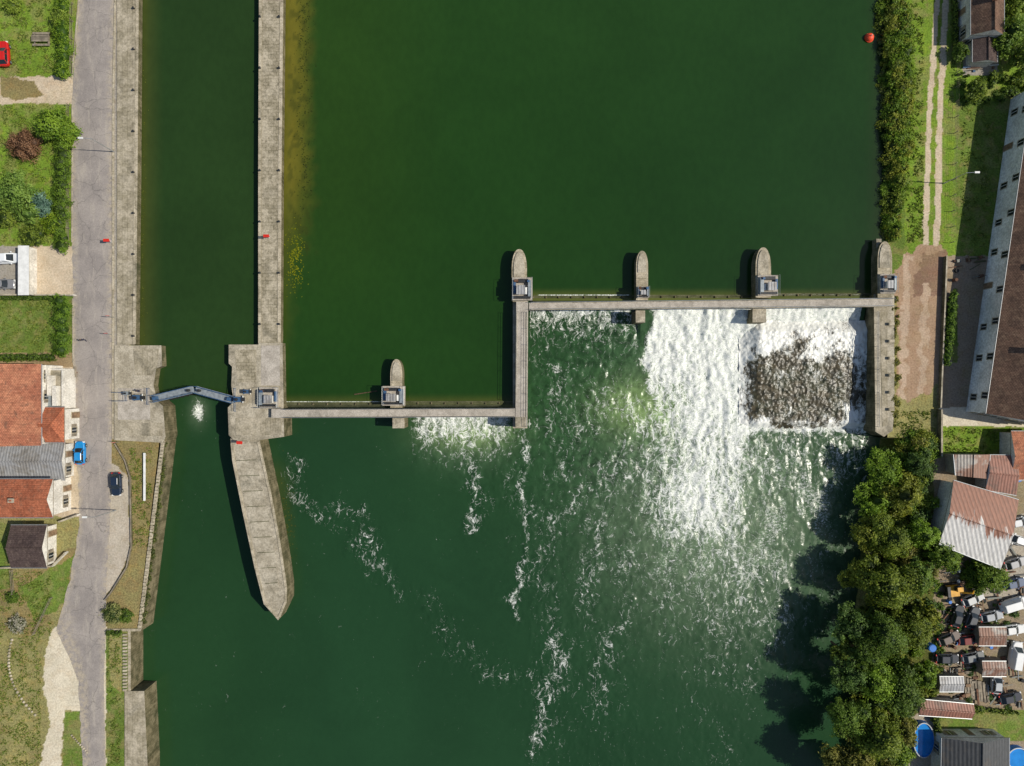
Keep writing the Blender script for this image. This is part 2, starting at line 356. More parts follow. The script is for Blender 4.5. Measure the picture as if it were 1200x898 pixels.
# ------------------------------------------------------------ water
UP=-1.2; DN=-4.0
def water_mat(name,foamy):
    m=NT(name); col=m.attr('Col',True)
    lo=m.noise(0.045,3,0.6,0.4); col=m.mix(1.0,col,m.grey(m.mr(lo,0.3,0.7,0.92,1.08)),'MULTIPLY')
    m.b.inputs['IOR'].default_value=1.33
    if not foamy:
        b1=m.noise(1.0,3,0.6,vec=m.map((1,0.6,1)))
        col=m.mix(1.0,col,m.grey(m.mr(b1,0.3,0.7,0.95,1.05)),'MULTIPLY')
        m.bump(b1,0.10,0.10)
        return m.out(col,0.16,0.5)
    d=m.attr('foam'); sp=m.attr('foam_glint'); ch=m.attr('chop')
    warp=m.n('ShaderNodeVectorMath',{0:m.n('ShaderNodeTexNoise',{'Vector':m.pos,'Scale':0.4,'Detail':3.0}).outputs[1],1:(0.5,0.5,0.5)},operation='SUBTRACT').outputs[0]
    wv=m.n('ShaderNodeVectorMath',{0:warp,'Scale':3.2},operation='SCALE').outputs[0]
    pv=m.n('ShaderNodeVectorMath',{0:m.pos,1:wv},operation='ADD').outputs[0]
    n1=m.noise(1.0,6,0.74,vec=m.map((1.25,0.5,0.0),vec=pv))
    vo=m.n('ShaderNodeTexVoronoi',{'Vector':m.map((1,0.6,0.0),vec=pv),'Scale':1.2},feature='DISTANCE_TO_EDGE').outputs[0]
    lace=m.mr(vo,0.0,0.2,0.16,-0.06)
    n2=m.noise(4.2,4,0.72,vec=m.map((1,0.8,0),vec=pv))
    big=m.noise(0.2,4,0.65,vec=m.map((1,0.55,0)))
    v=m.math('ADD',d,m.math('MULTIPLY',m.math('SUBTRACT',n1,0.5),1.7))
    v=m.math('ADD',v,lace); v=m.math('ADD',v,m.math('MULTIPLY',m.math('SUBTRACT',n2,0.5),1.2))
    v=m.math('ADD',v,m.math('MULTIPLY',m.math('SUBTRACT',big,0.5),0.6))
    foam=m.mr(v,0.44,1.02)
    n3=m.noise(2.7,4,0.78,vec=m.map((0.85,1.2,0.0)))
    spe=m.math('MULTIPLY',sp,m.mr(big,0.36,0.62,0.35,1.3))
    spk=m.mr(m.math('ADD',n3,m.math('MULTIPLY',spe,0.2)),0.78,0.9)
    foam=m.math('MAXIMUM',foam,m.math('MULTIPLY',spk,0.75))  # white specks: foam flecks plus sun glints painted into the colour
    ripple=m.noise(0.9,5,0.68,vec=m.map((0.9,0.8,0),vec=pv))
    col=m.mix(m.math('MULTIPLY',ch,m.mr(big,0.35,0.6,0.5,1.1),clamp=True),col,m.mix(1.0,col,m.grey(m.mr(ripple,0.3,0.7,0.55,1.6)),'MULTIPLY'))
    fc=m.mix(m.mr(n2,0.35,0.65),lin(188,196,184),lin(244,243,238))
    col=m.mix(foam,col,fc)
    rb=m.noise(1.1,3,0.65,vec=m.map((0.85,1.0,0)))
    m.bump(rb,m.math('MULTIPLY_ADD',ch,0.35,0.06),0.22)
    return m.out(col,m.math('MULTIPLY_ADD',foam,0.5,0.24),0.5)
WU=water_mat('upstream_river_water',False); WD=water_mat('downstream_river_water',True)
def upcol(X,Y):
    C=np.zeros(X.shape+(3,)); C[:]=lin(30,60,20)
    def mix(f,c):
        nonlocal C
        f=np.clip(f,0,1)[...,None]; C=C*(1-f)+np.array(c)*f
    mix(sstep(500,1050,X)*0.8,lin(27,54,23))
    mix(sstep(250,-50,Y)*(X>335)*0.35,lin(38,67,26))
    mix(sstep(560,380,X)*(X>330)*0.5*sstep(460,200,Y),lin(43,68,20))
    mix((X<302)*0.9,lin(37,59,26)); mix((X<302)*sstep(195,162,X)*0.65,lin(72,78,34))
    w=(fbm(X/14,Y/14,5)-0.5)*22
    mix((X>325)*sstep(374+w,336,X)*sstep(330,180,Y)*0.85*(0.75+0.5*fbm(X/8+3,Y/20,4)),lin(116,106,34))
    mix((X>325)*sstep(352+w,332,X)*sstep(470,300,Y)*0.5,lin(76,80,30))
    mix((X>605)*sstep(336,352,Y)*0.8,lin(98,102,50)); mix((X<605)*(X>330)*sstep(460,476,Y)*0.7,lin(90,92,42))
    mix(sstep(1010,1035,X)*0.6,lin(40,52,28))
    wd=sstep(0.56,0.66,fbm(X/5,Y/9,4))*sstep(26,4,np.abs(X-352-w*0.5))*(Y<300)*(X>335)
    mix(wd*0.5,lin(50,58,20))
    return C.reshape(-1,3)
yu=np.concatenate([[-FAR,-2000,-500,-100],np.arange(-20,478,3.0)])
X,Y=np.meshgrid(np.arange(148,606.1,2.0),yu)
ym=np.interp(X,[148,180,228,272,275,280,606],[466,466,455,466,466,474,474])
Yc=np.minimum(Y,ym)
grid('upstream_river_water',X,Yc,np.full(X.shape,UP),UP,WU,{'Col':upcol(X,Yc)},Y<ym+3)
X,Y=np.meshgrid(np.arange(606,1052,3.0),np.concatenate([[-FAR,-2000,-500,-100],np.arange(-20,353,2.5)]))
grid('upstream_river_water',X,Y,np.full(X.shape,UP),UP,WU,{'Col':upcol(X,Y)})
# downstream
yd=np.concatenate([np.arange(350,925,1.5),[960,1100,1500,3000,FAR]])
X,Y=np.meshgrid(np.arange(146,1052,1.5),yd)
def g(cx,cy,sx,sy,a): return a*np.exp(-((X-cx)/sx)**2-((Y-cy)/sy)**2)
def seg(pts,w,a):
    D=np.full(X.shape,1e9)
    wx=X+(fbm(X/18,Y/18,5)-0.5)*34; wy=Y+(fbm(X/18+40,Y/18+9,5)-0.5)*34
    for (x1,y1),(x2,y2) in zip(pts[:-1],pts[1:]):
        L=(x2-x1)**2+(y2-y1)**2; t=np.clip(((wx-x1)*(x2-x1)+(wy-y1)*(y2-y1))/L,0,1)
        D=np.minimum(D,np.hypot(wx-x1-t*(x2-x1),wy-y1-t*(y2-y1)))
    return a*np.exp(-(D/w)**2)
WX=X+(fbm(X/25,Y/25,4)-0.5)*46
casc=sstep(742,762,WX)*sstep(888+np.clip((Y-500)*0.1,0,20),866,WX)
foam=np.zeros(X.shape)
foam=np.maximum(foam,casc*np.interp(Y,[350,395,440,480,520,580,640,720],[1.25,1.1,1.0,0.95,0.88,0.72,0.5,0.15]))
foam*=1-0.4*sstep(830,770,X)*sstep(420,480,Y)
foam=np.maximum(foam,g(845,450,42,130,1.08)); foam=np.maximum(foam,g(818,580,62,75,0.92)); foam=np.maximum(foam,g(825,560,130,125,0.54))
foam=np.maximum(foam,((X>880)&(X<1004))*np.interp(Y,[350,385,400,415],[1.25,1.0,0.6,0.0]))
foam=np.maximum(foam,((X>620)&(X<748))*np.interp(Y,[350,370,392,430],[0.85,0.62,0.36,0.16]))
foam=np.maximum(foam,sstep(470,500,X)*sstep(608,590,X)*np.interp(Y,[470,492,512,560],[1.0,0.82,0.58,0.0]))
foam=np.maximum(foam,g(748,480,50,40,0.5)); foam=np.maximum(foam,g(690,470,70,90,0.3)); foam=np.maximum(foam,g(860,680,130,120,0.42)); foam=np.maximum(foam,g(940,570,90,80,0.38))
foam=np.maximum(foam,g(233,482,6,13,0.95)*(Y>465))
foam=np.maximum(foam,((X>872)&(X<1016))*np.exp(-((Y-502)/8.0)**2)*0.85)
foam=np.maximum(foam,((X>872)&(X<1016))*sstep(500,505,Y)*sstep(640,520,Y)*0.42)
foam=np.maximum(foam,(np.abs(X-870)<9)*(Y<510)*0.95)
for pts,w,a in [
 ([(614,498),(616,540),(610,600),(614,650),(604,720)],8,0.5),([(655,740),(650,790),(640,830),(625,880)],13,0.5),
 ([(543,505),(546,540),(560,575),(555,620)],10,0.52),([(500,505),(540,560),(575,590)],7,0.38),
 ([(345,548),(348,585),(380,600),(425,600),(432,620),(412,642),(450,662),(462,690)],11,0.36),
 ([(355,600),(400,620),(440,640)],9,0.33),([(500,700),(530,760),(580,790),(620,800)],14,0.28),
 ([(600,500),(590,560),(640,640),(650,740)],16,0.31),([(660,520),(700,500),(730,470)],18,0.37),([(650,460),(680,500),(650,560)],18,0.36),
 ([(720,540),(700,620),(690,720)],18,0.38),([(760,600),(740,690),(700,800)],26,0.36),([(860,600),(870,700),(840,790)],26,0.38),([(740,520),(660,600),(630,680)],16,0.36),([(620,420),(660,440),(640,500)],14,0.36),([(900,640),(920,720),(880,800)],22,0.34)]:
    foam=np.maximum(foam,seg(pts,w,a))
foam_glint=np.clip(g(880,590,140,110,0.9)+g(760,640,120,130,0.5)+g(640,620,80,150,0.4)+g(960,560,60,80,0.6)+g(900,730,120,90,0.5)+g(660,800,90,90,0.3)+g(480,620,120,90,0.12),0,1.1)  # where foam flecks and painted sun glints are scattered
chop=np.clip(g(800,450,140,120,0.9)+g(900,600,130,120,0.5)+g(690,470,90,110,0.65)+g(560,510,60,35,0.5)+g(740,650,120,120,0.3)+0.07,0,1)
milk=np.clip(g(752,478,46,30,0.7)+g(548,505,44,18,0.7),0,0.8)*(0.6+0.8*fbm(X/12,Y/16,4))
pale=np.clip(g(830,450,60,110,0.6)+g(940,385,60,22,0.5)+g(233,482,10,16,0.5)+g(830,600,105,110,0.5)+g(548,515,50,30,0.3)+g(900,620,140,130,0.2),0,0.7)*(0.5+1.0*fbm(X/10,Y/16,4))
C=np.zeros(X.shape+(3,)); C[:]=lin(31,62,36)
def mixC(f,c):
    global C
    f=np.clip(f,0,1)[...,None]; C=C*(1-f)+np.array(c)*f
mixC(sstep(700,420,Y)*sstep(330,600,X)*0.6,lin(40,72,36)); mixC(sstep(560,760,X)*sstep(850,550,Y)*0.45,lin(50,76,48))
mixC(sstep(420,200,X)*0.5,lin(33,62,31)); mixC(pale,lin(114,132,104)); mixC(milk,lin(126,150,92))
mixC(sstep(352,318,X)*sstep(530,570,Y)*sstep(700,660,Y)*(X>300)*0.6,lin(64,72,32))
Z=np.full(X.shape,DN)
fall=np.where((X>748)&(X<1010),sstep(405,352,Y)*2.4,0)
fall=np.where((X>618)&(X<=748),sstep(372,352,Y)*1.5,fall)
fade=(Y<950)
Z=Z+fall*0.9+fade*((fbm(X/7,Y/11,4)-0.5)*np.clip(foam*0.7+chop*0.1,0,1.0)*1.2+(fbm(X/3,Y/4,3)-0.5)*np.clip(foam,0,1)*0.5)
grid('downstream_river_water',X,Y,Z,DN,WD,{'Col':C.reshape(-1,3),'foam':foam.ravel(),'foam_glint':foam_glint.ravel(),'chop':chop.ravel()})

# rocky weir apron
def apron_mat():
    m=NT('rocky_apron_stones')
    pv=m.n('ShaderNodeVectorMath',{0:m.pos,1:m.n('ShaderNodeTexNoise',{'Vector':m.pos,'Scale':1.5,'Detail':3.0}).outputs[1]},operation='ADD').outputs[0]
    vo=m.n('ShaderNodeTexVoronoi',{'Vector':pv,'Scale':1.2,'Randomness':1.0})
    g1=m.n('ShaderNodeSeparateColor',{0:vo.outputs['Color']}).outputs[0]; ve=vo.outputs['Distance']
    n0=m.noise(0.3,5,0.65)
    col=m.mix(g1,lin(56,52,36),lin(92,82,60)); col=m.mix(m.mr(ve,0.4,0.8,0.0,0.7),col,lin(30,32,20)); col=m.mix(m.mr(n0,0.42,0.62,0.0,0.5),col,lin(56,66,38))
    n=m.noise(1.7,6,0.8,vec=m.map((1.1,0.45,1))); n4=m.noise(6,3,0.7)
    f=m.attr('foam'); v=m.math('ADD',f,m.math('MULTIPLY',m.math('SUBTRACT',n,0.5),2.2)); v=m.math('ADD',v,m.math('MULTIPLY',m.math('SUBTRACT',n0,0.5),1.8)); v=m.math('ADD',v,m.math('MULTIPLY',m.math('SUBTRACT',n4,0.5),0.8))
    fm=m.mr(v,0.5,0.95); col=m.mix(fm,col,lin(230,230,222))
    m.bump(ve,0.5,0.15)
    return m.out(col,0.4,0.5)
X,Y=np.meshgrid(np.arange(868,1016,0.9),np.arange(376,503,0.9))
u=(Y-384)/117
foamA=np.interp(Y+(fbm(X/16,Y/16,5)-0.5)*70,[376,394,412,436,470,488,497,503],[1.2,1.0,0.66,0.32,0.28,0.36,0.6,0.85])+0.3*sstep(975,1008,X)+0.5*sstep(892,870,X)+0.25*sstep(486,497,Y)
Z=-2.0-1.1*u+(fbm(X/2.5,Y/2.5,3)-0.5)*0.3+(fbm(X/8,Y/8,3)-0.5)*0.4-0.9*sstep(495,503,Y)-(1.9-1.0*np.clip(u,0,1))*sstep(892,868,X)-0.9*sstep(390,376,Y)
grid('rocky_weir_apron',X,Y,Z,-3,apron_mat(),{'foam':foamA.ravel()})
b=MB(); b.prism(PX(rect(876,384,1015,496),-4.05),-6.1,-4.05,M['conc_d']); b.build('weir_foundation')

# ------------------------------------------------------------ road & kerbs
def road_mat():
    m=NT('asphalt'); n1=m.noise(0.22,6,0.65); n2=m.noise(6,3,0.7); n3=m.noise(0.6,6,0.7,vec=m.map((1.4,0.25,1)))
    col=m.mix(m.mr(n1,0.35,0.65),lin(156,148,141),lin(138,131,126)); col=m.mix(m.mr(n3,0.5,0.68,0,0.6),col,lin(172,163,151))
    cr=m.n('ShaderNodeTexVoronoi',{'Vector':m.n('ShaderNodeVectorMath',{0:m.pos,1:m.n('ShaderNodeTexNoise',{'Vector':m.pos,'Scale':0.8,'Detail':4.0}).outputs[1]},operation='ADD').outputs[0],'Scale':0.22},feature='DISTANCE_TO_EDGE').outputs[0]
    col=m.mix(m.mr(cr,0.0,0.012,0.5,0.0),col,lin(84,82,78))
    ed=m.attr('edge'); col=m.mix(m.math('MULTIPLY',ed,m.mr(m.noise(1.2,6,0.7),0.4,0.6)),col,lin(174,162,142))
    col=m.mix(1.0,col,m.grey(m.mr(n2,0.3,0.7,0.87,1.12)),'MULTIPLY'); m.bump(n2,0.3,0.03)
    return m.out(col,0.9,0.2)
ry=np.concatenate([[-FAR,-1500,-300,-60],np.arange(-20,920,3.0),[960,1100,1500,FAR]])
L=np.interp(ry,[-300,0,100,200,300,400,500,560,620,680,740,770,800,898,1000],[92,93,85,84,85,86,86,92,93,82,66,82,92,97,97])
R=np.interp(ry,[-300,0,100,200,300,400,500,560,620,680,740,800,898,1000],[133.5,133.5,131.5,131,131,131,131,131,129,125,124,122,124,124])
L=L+(fbm(ry/8,ry*0,3)-0.5)*3*(np.abs(ry-450)<600)
t=np.linspace(0,1,17)[None,:]
X=L[:,None]*(1-t)+R[:,None]*t; Y=np.repeat(ry[:,None],17,1)
e=np.clip(1-np.minimum(t,1-t)*6,0,1)*np.ones_like(X)
e=np.maximum(e,sstep(0.45,0.2,t)*sstep(690,760,Y)*0.9)
grid('road',X,Y,np.full(X.shape,0.045)+0.05*np.sin(t*math.pi),0,road_mat(),{'edge':e.ravel()})
b=MB(); strip_mb(b,[(133.2,-1500),(134.6,0),(132.6,100),(132.2,200),(132.2,515)],0.28,-0.1,0.14,M['cap']); b.build('kerb')
b=MB(); strip_mb(b,[(92,-1500),(92,0),(84,90)],0.2,-0.1,0.13,M['conc']); strip_mb(b,[(84.5,128),(84,284)],0.2,-0.1,0.13,M['conc']); strip_mb(b,[(85,350),(85.5,425)],0.2,-0.1,0.13,M['conc']); b.build('kerb')

# ------------------------------------------------------------ quays & lock
b=MB(); b.prism(PX([(137,-1500),(161,-1500),(161.5,0),(160,200),(158,404),(137,404)],0.18),-6,0.18,M['mason'],M['quay'])
b.prism(PX([(158.2,-1500),(162.2,-1500),(162.6,0),(161.2,200),(159.2,403.5),(155.4,403.5),(157.2,200),(158.7,0)],0.26),-1.0,0.26,M['mason'],M['cap'])
q=b.build('stone_quay',bevel=0.03)
slab('lock_platform',[(134,405),(189,405),(190,429),(183,432),(180,452),(184,470),(191,476),(194,512),(191,519),(134,516)],-6,0.32,M['mason'],M['conc'],0.06)
b=MB(); b.prism(PX([(156,409),(186,409),(184,428),(178,440),(158,440)],0.34),0.3,0.345,M['quay']); b.prism(PX(rect(138,455,176,492),0.35),0.3,0.35,M['deck']); b.prism(PX(rect(150,496,190,511),0.35),0.3,0.352,M['quay']); b.build('paving_slabs')
b=MB(); b.prism(PX([(304,-1500),(331.5,-1500),(331.5,0),(329.5,200),(328.5,404),(303,404),(303,200),(304,0)],0.2),-6,0.2,M['mason'],M['pave'])
b.prism(PX([(303.6,-1500),(307.2,-1500),(307,0),(306.2,200),(306.4,404),(302.6,404),(302.6,200),(303.4,0)],0.28),-1,0.28,M['mason'],M['cap'])
b.prism(PX([(328,-1500),(332,-1500),(332,0),(330,200),(329,404),(325.2,404),(326,200),(328.2,0)],0.28),-1,0.28,M['mason'],M['cap'])
b.build('stone_pier_wall',bevel=0.03)
slab('lock_platform',[(268,404),(303,404),(303,402),(331,402),(332,455),(333,512),(303,516),(274,516),(268,510),(267,478),(274,470),(271,452),(272,430),(268,426)],-6,0.36,M['mason'],M['conc'],0.06)
b=MB(); b.prism(PX([(275,410),(300,410),(300,448),(278,448)],0.38),0.33,0.385,M['pave']); b.prism(PX(rect(306,405,328,452),0.39),0.33,0.39,M['deck']); b.prism(PX(rect(276,490,330,510),0.39),0.33,0.388,M['quay']); b.build('paving_slabs')
isl=[(270,514),(304,514),(318,580),(329,640),(336,688),(336,706),(326,727),(309,708),(298,665),(284,600),(272,540)]
slab('tapered_guide_pier',isl,-6,0.1,M['mason'],M['conc'],0.06)
b=MB(); strip_mb(b,[(271.5,520),(273.5,540),(285.5,600),(299.5,665),(310,706),(325,724)],0.4,0,0.2,M['cap']); strip_mb(b,[(302.5,518),(316.5,580),(327.5,640),(334.5,688),(334.5,705),(327,723)],0.4,0,0.21,M['cap']); b.build('coping_stones')
b=MB(); b.prism(PX([(276,540),(300,534),(322,640),(327,690),(318,700),(304,665)],0.13),0.08,0.13,M['conc']); 
for i in range(9):
    t0=540+i*18; xa=np.interp(t0,[540,665,700],[277,305,316]); xb=np.interp(t0,[534,640,690],[299,321,326]); strip_mb(b,[(xa,t0),(xb,t0-1)],0.1,0.1,0.15,M['conc_d'])
b.build('paving_slabs')

# lock gates
def leaf(name,a,c):
    A=Vector(W(*a,0.5)); Cc=Vector(W(*c,0.5)); ang=math.atan2(Cc.y-A.y,Cc.x-A.x); Ln=(Cc-A).length
    T=Matrix.Translation(A)@Matrix.Rotation(ang,4,'Z'); b=MB(T)
    b.box(Ln/2,0,-5.8,Ln,0.35,-0.1,M['steel_b']); b.box(Ln/2,0,-0.15,Ln,1.25,0.0,M['steel'])
    for i in range(8): b.box(Ln*(i+0.5)/8,-0.3,-5.5,0.15,0.5,-0.16,M['darkm'])
    for s in(-0.58,0.58):
        for i in range(6): b.cyl((Ln*(i+0.1)/5.2,s,0),(Ln*(i+0.1)/5.2,s,1.0),0.035,n=5,mat=M['steel_b'])
        for h in(0.5,1.0): b.cyl((0,s,h),(Ln,s,h),0.035,n=5,mat=M['steel_b'])
    b.box(0.7,0.0,0,0.7,0.6,0.9,M['steel_b']); b.box(Ln-0.8,0,0,0.4,0.4,0.7,M['darkm'])
    return b.build(name)
leaf('lock_gate',(179,468),(227,456.5)); leaf('lock_gate',(275,469),(229,456.5))
def machinery(name,px,py,z,s=1.0,blue=True):
    x,y,_=W(px,py,z); b=MB(Matrix.Translation((x,y,z)))
    b.box(0,0,0,1.5*s,1.0*s,0.35*s,M['conc']); b.box(-0.2*s,0,0.35*s,0.8*s,0.7*s,1.2*s,M['steel_b'] if blue else M['steel']); b.box(0.45*s,0,0.35*s,0.35*s,0.5*s,0.9*s,M['darkm'])
    b.cyl((-0.2*s,0,1.2*s),(-0.2*s,0,1.5*s),0.2*s,n=12,mat=M['darkm']); b.cyl((0.45*s,-0.5*s,0.7*s),(0.45*s,0.5*s,0.7*s),0.08*s,n=8,mat=M['rail'])
    return b.build(name,bevel=0.03)
machinery('lock_gate_winch',166,466,0.35,1.3); machinery('lock_gate_winch',283,468,0.37,1.3); machinery('lock_gate_winch',152,461,0.35,0.9,False); machinery('lock_gate_winch',292,459,0.37,1.0)
b=MB(); railing(b,[(134,460),(150,460),(150,470),(134,470)],0.34,1.0,M['steel_b']); railing(b,[(175,455),(175,474)],0.34,1.0,M['steel_b']); b.build('platform_railing')
b=MB(); railing(b,[(277,455),(277,482)],0.37,1.0,M['steel_b']); railing(b,[(300,478),(330,478)],0.37); b.build('platform_railing')
# ------------------------------------------------------------ dam
DK=1.3
def walkway(name,pts,rails):
    b=MB(); b.prism(PX(pts,DK),DK-0.55,DK,M['conc'],M['deck']); 
    for r in rails: 
        strip_mb(b,r,0.16,DK-0.02,DK+0.12,M['cap']); railing(b,r,DK+0.1,0.95,spacing=2.5,r=0.03)
    return b.build(name)
walkway('dam_walkway',[(620,354.5),(1046,349.5),(1046,359.5),(620,363.5)],[[(622,355),(1046,350.2)],[(622,362.8),(1046,358.8)]])
walkway('dam_walkway',[(605,353.5),(619,353.5),(618,500),(604,500)],[[(617.3,366),(616.8,500)],[(605.6,366),(604.8,470)]])
walkway('dam_walkway',[(318,479.5),(603.5,478.5),(603.5,489.0),(318,490.0)],[[(334,480),(603,479)],[(334,489.4),(603,488.4)]])
def pier(name,cx,y0,y1,hw,z=1.0,tail=None):
    pts=[]; nose=hw*2.6
    for i in range(9):
        t=i/8; pts.append((cx-hw*math.sin(t*math.pi/2)**0.9,y0+nose*(1-math.cos(t*math.pi/2))))
    left=pts; right=[(2*cx-x,y) for x,y in pts[1:]][::-1]
    poly=left+[(cx-hw,y1),(cx+hw,y1)]+right
    b=MB(); b.prism(PX(poly,z),-6,z,M['mason'],M['cap'])
    sm=[(cx+(x-cx)*0.72,y0+3+(y-y0)*0.9) for x,y in left]; sm2=[(2*cx-x,y) for x,y in sm[1:]][::-1]
    b.prism(PX(sm+[(cx-hw*0.72,y0+nose*1.4),(cx+hw*0.72,y0+nose*1.4)]+sm2,z+0.15),z-0.1,z+0.15,M['cap'],M['conc'])
    return b.build(name,bevel=0.04)
pier('dam_pier',608.5,292,352,9,1.0); pier('dam_pier',752.5,294,352,7.0,1.0); pier('dam_pier',894.5,290,349,9,1.0); pier('dam_pier',1037,283,349,8.5,1.0); pier('dam_pier',464.5,421,478,7,1.0)
slab('dam_pier',rect(745,364,756,378),-6,0.2,M['mason'],M['conc']); slab('dam_pier',rect(882,362,898,378),-6,0.2,M['mason'],M['conc']); slab('dam_pier',rect(460,490,474,502),-6,0.2,M['mason'],M['conc'])
slab('dam_dividing_wall',[(601,350),(618,350),(618,502),(601,502)],-6,0.4,M['mason'],M['conc'])
b=MB(); b.prism(PX(rect(604,489,618,501),1.45),-1,1.45,M['conc'],M['conc']); b.build('walkway_landing',bevel=0.05)
def gatehouse(name,px,py,w,d,z=1.0,flip=1):
    x,y,_=W(px,py,z); b=MB(Matrix.Translation((x,y,z)))
    b.box(0,0,0,w,d,0.4,M['conc'],topmat=M['deck']); b.box(-0.08*w*flip,-0.08*d,0.4,w*0.36,d*0.34,1.6,M['plaster'],topmat=M['greymetal']); b.box(-0.08*w*flip,-0.08*d,1.6,w*0.42,d*0.40,1.7,M['plaster'],topmat=M['greymetal'])
    b.box(0.36*w*flip,0.0*d,0.4,w*0.16,d*0.7,1.2,M['steel']); b.box(0.2*w*flip,-0.1*d,0.4,w*0.1,d*0.3,1.0,M['white']); b.box(-0.38*w*flip,0.05*d,0.4,w*0.12,d*0.5,0.9,M['steel_b']); b.box(0.0,-0.38*d,0.4,w*0.8,d*0.12,1.0,M['darkm']); b.cyl((-0.45*w,-0.38*d,0.8),(0.45*w,-0.38*d,0.8),0.12,n=10,mat=M['steel'])
    b.box(0.05*w,0.33*d,0.4,w*0.5,d*0.16,1.1,M['darkm']); b.box(0.3*w*flip,0.3*d,0.4,0.4,0.4,1.5,M['steel_b']); b.cyl((-0.2*w,0.33*d,0.9),(-0.4*w,0.33*d,0.9),0.25,n=12,mat=M['rust'])
    for sx in(-1,1):
        for sy in(-1,1): b.cyl((sx*w*0.48,sy*d*0.48,0.4),(sx*w*0.48,sy*d*0.48,1.4),0.03,n=5,mat=M['rail'])
        b.cyl((sx*w*0.48,-d*0.48,1.4),(sx*w*0.48,d*0.48,1.4),0.03,n=5,mat=M['rail'])
    b.box(-0.08*w*flip,-0.08*d-d*0.175,0.5,0.7,0.06,1.5,M['glass'])
    return b.build(name,bevel=0.02)
gatehouse('gate_hoist_house',612,339,3.5,4.0); gatehouse('gate_hoist_house',899,335,3.5,3.6,flip=-1); gatehouse('gate_hoist_house',462,464,3.9,3.4); gatehouse('gate_hoist_house',1039,333,2.6,3.4); gatehouse('gate_hoist_house',753,343,2.0,2.0); gatehouse('gate_hoist_house',316,466,3.4,3.6,0.36,-1)
def wgate(name,x0,x1,y,spill):
    b=MB(); z=-1.05
    n=6
    a=W2(x0,y,z);c=W2(x1,y,z); vs=[];fs=[]
    for i in range(n+1):
        t=i/n; yy=a[1]-1.0*t; zz=z-(0.05+1.8*t*t)
        vs+=[(a[0],yy,zz),(c[0],yy,zz)]
    for i in range(n): fs.append([2*i,2*i+1,2*i+3,2*i+2])
    b.add(vs,fs,M['conc_d']); k=max(2,int((c[0]-a[0])/2.2))
    for i in range(k+1): b.box(a[0]+(c[0]-a[0])*i/k,a[1]-0.1,-2.5,0.18,0.35,z+0.18,M['mason'])
    b.box((a[0]+c[0])/2,a[1]+0.15,-5,abs(c[0]-a[0]),0.22,z+(0.12 if not spill else -0.1),M['conc_d'])
    b.prism(PX(rect(x0,y+6,x1,y+11),-3.0),-6,-3.0,M['conc_d'])
    return b.build(name)
wgate('weir_gate',625,745,348,True); wgate('weir_gate',760,885,347.5,False); wgate('weir_gate',904,1028,345.5,False); wgate('weir_gate',334,450,473,True); wgate('weir_gate',474,601,472,False)
def fm():
    m=NT('falling_foam'); n=m.noise(3,5,0.7,vec=m.map((2.0,0.6,1))); return m.out(m.mix(m.mr(n,0.35,0.6),lin(120,140,112),lin(234,236,230)),0.6,0.3)
FM=fm()
def spill(name,x0,x1,y,ln=1.0):
    xs=np.arange(x0,x1,1.0); t=np.linspace(0,1,8); X,T=np.meshgrid(xs,t)
    Yp=y+T*ln*7+(fbm(X/3,T*2,3)-0.5)*1.5*T; Z=-1.1-2.0*T**2+(fbm(X/2,T*5,2)-0.5)*0.25
    return grid(name,X,Yp,Z,-1.2,FM,{})
spill('spilling_water',630,738,345.5,0.85); spill('spilling_water',334,450,470.5,0.6); spill('spilling_water',912,1015,345,0.35)
slab('dam_abutment',[(1024,345),(1048,345),(1048,480),(1046,505),(1036,512),(1026,506)],-6,0.3,M['mason'],M['conc'])
b=MB(); b.prism(PX([(1031,366),(1040,366),(1040,498),(1034,500)],0.33),0.2,0.335,M['mason'],M['quay']); railing(b,[(1026,366),(1027,500)],0.3); 
for yy in range(380,500,20): b.box(*W2(1044,yy,0.5),0.2,0.9,0.5,0.9,M['cap'])
b.build('abutment_parapet')
slab('river_wall',[(1027,280),(1033,280),(1033,345),(1027,345)],-6,0.2,M['mason'],M['conc'])
b=MB(); strip_mb(b,[(191,516),(163.5,738)],0.7,-6,0.05,M['mason'],M['conc']); b.build('river_retaining_wall')
b=MB()
A=Vector(W(190.5,520,0.1)); Cc=Vector(W(163.5,736,0.1)); n=52; ang=math.atan2((Cc-A).y,(Cc-A).x)
for i in range(n):
    p=A.lerp(Cc,(i+0.5)/n); b.box(p.x,p.y,0.0,0.42,0.5+random.uniform(-.05,.08),0.28+random.uniform(-.04,.04),M['cap'],ang+random.uniform(-.1,.1),ts=0.9)
b.build('stone_bollard_row',bevel=0.03)
b=MB()
for i in range(18):
    p=W(146.5,744+i*3.8,0.1); b.box(p[0],p[1],0.0,0.75,0.36,0.25,M['cap'],random.uniform(-.06,.06),ts=0.92)
b.build('stone_bollard_row',bevel=0.03)
b=MB(); strip_mb(b,[(125,738.5),(165,738.5)],0.45,-6,0.15,M['mason'],M['cap']); strip_mb(b,[(151.5,740),(151.5,812)],0.5,-6,0.08,M['mason'],M['cap']); b.build('river_retaining_wall')
slab('stone_quay',[(146,810),(169,810),(173,898),(176,1600),(146,1600)],-6,0.16,M['mason'],M['quay'])

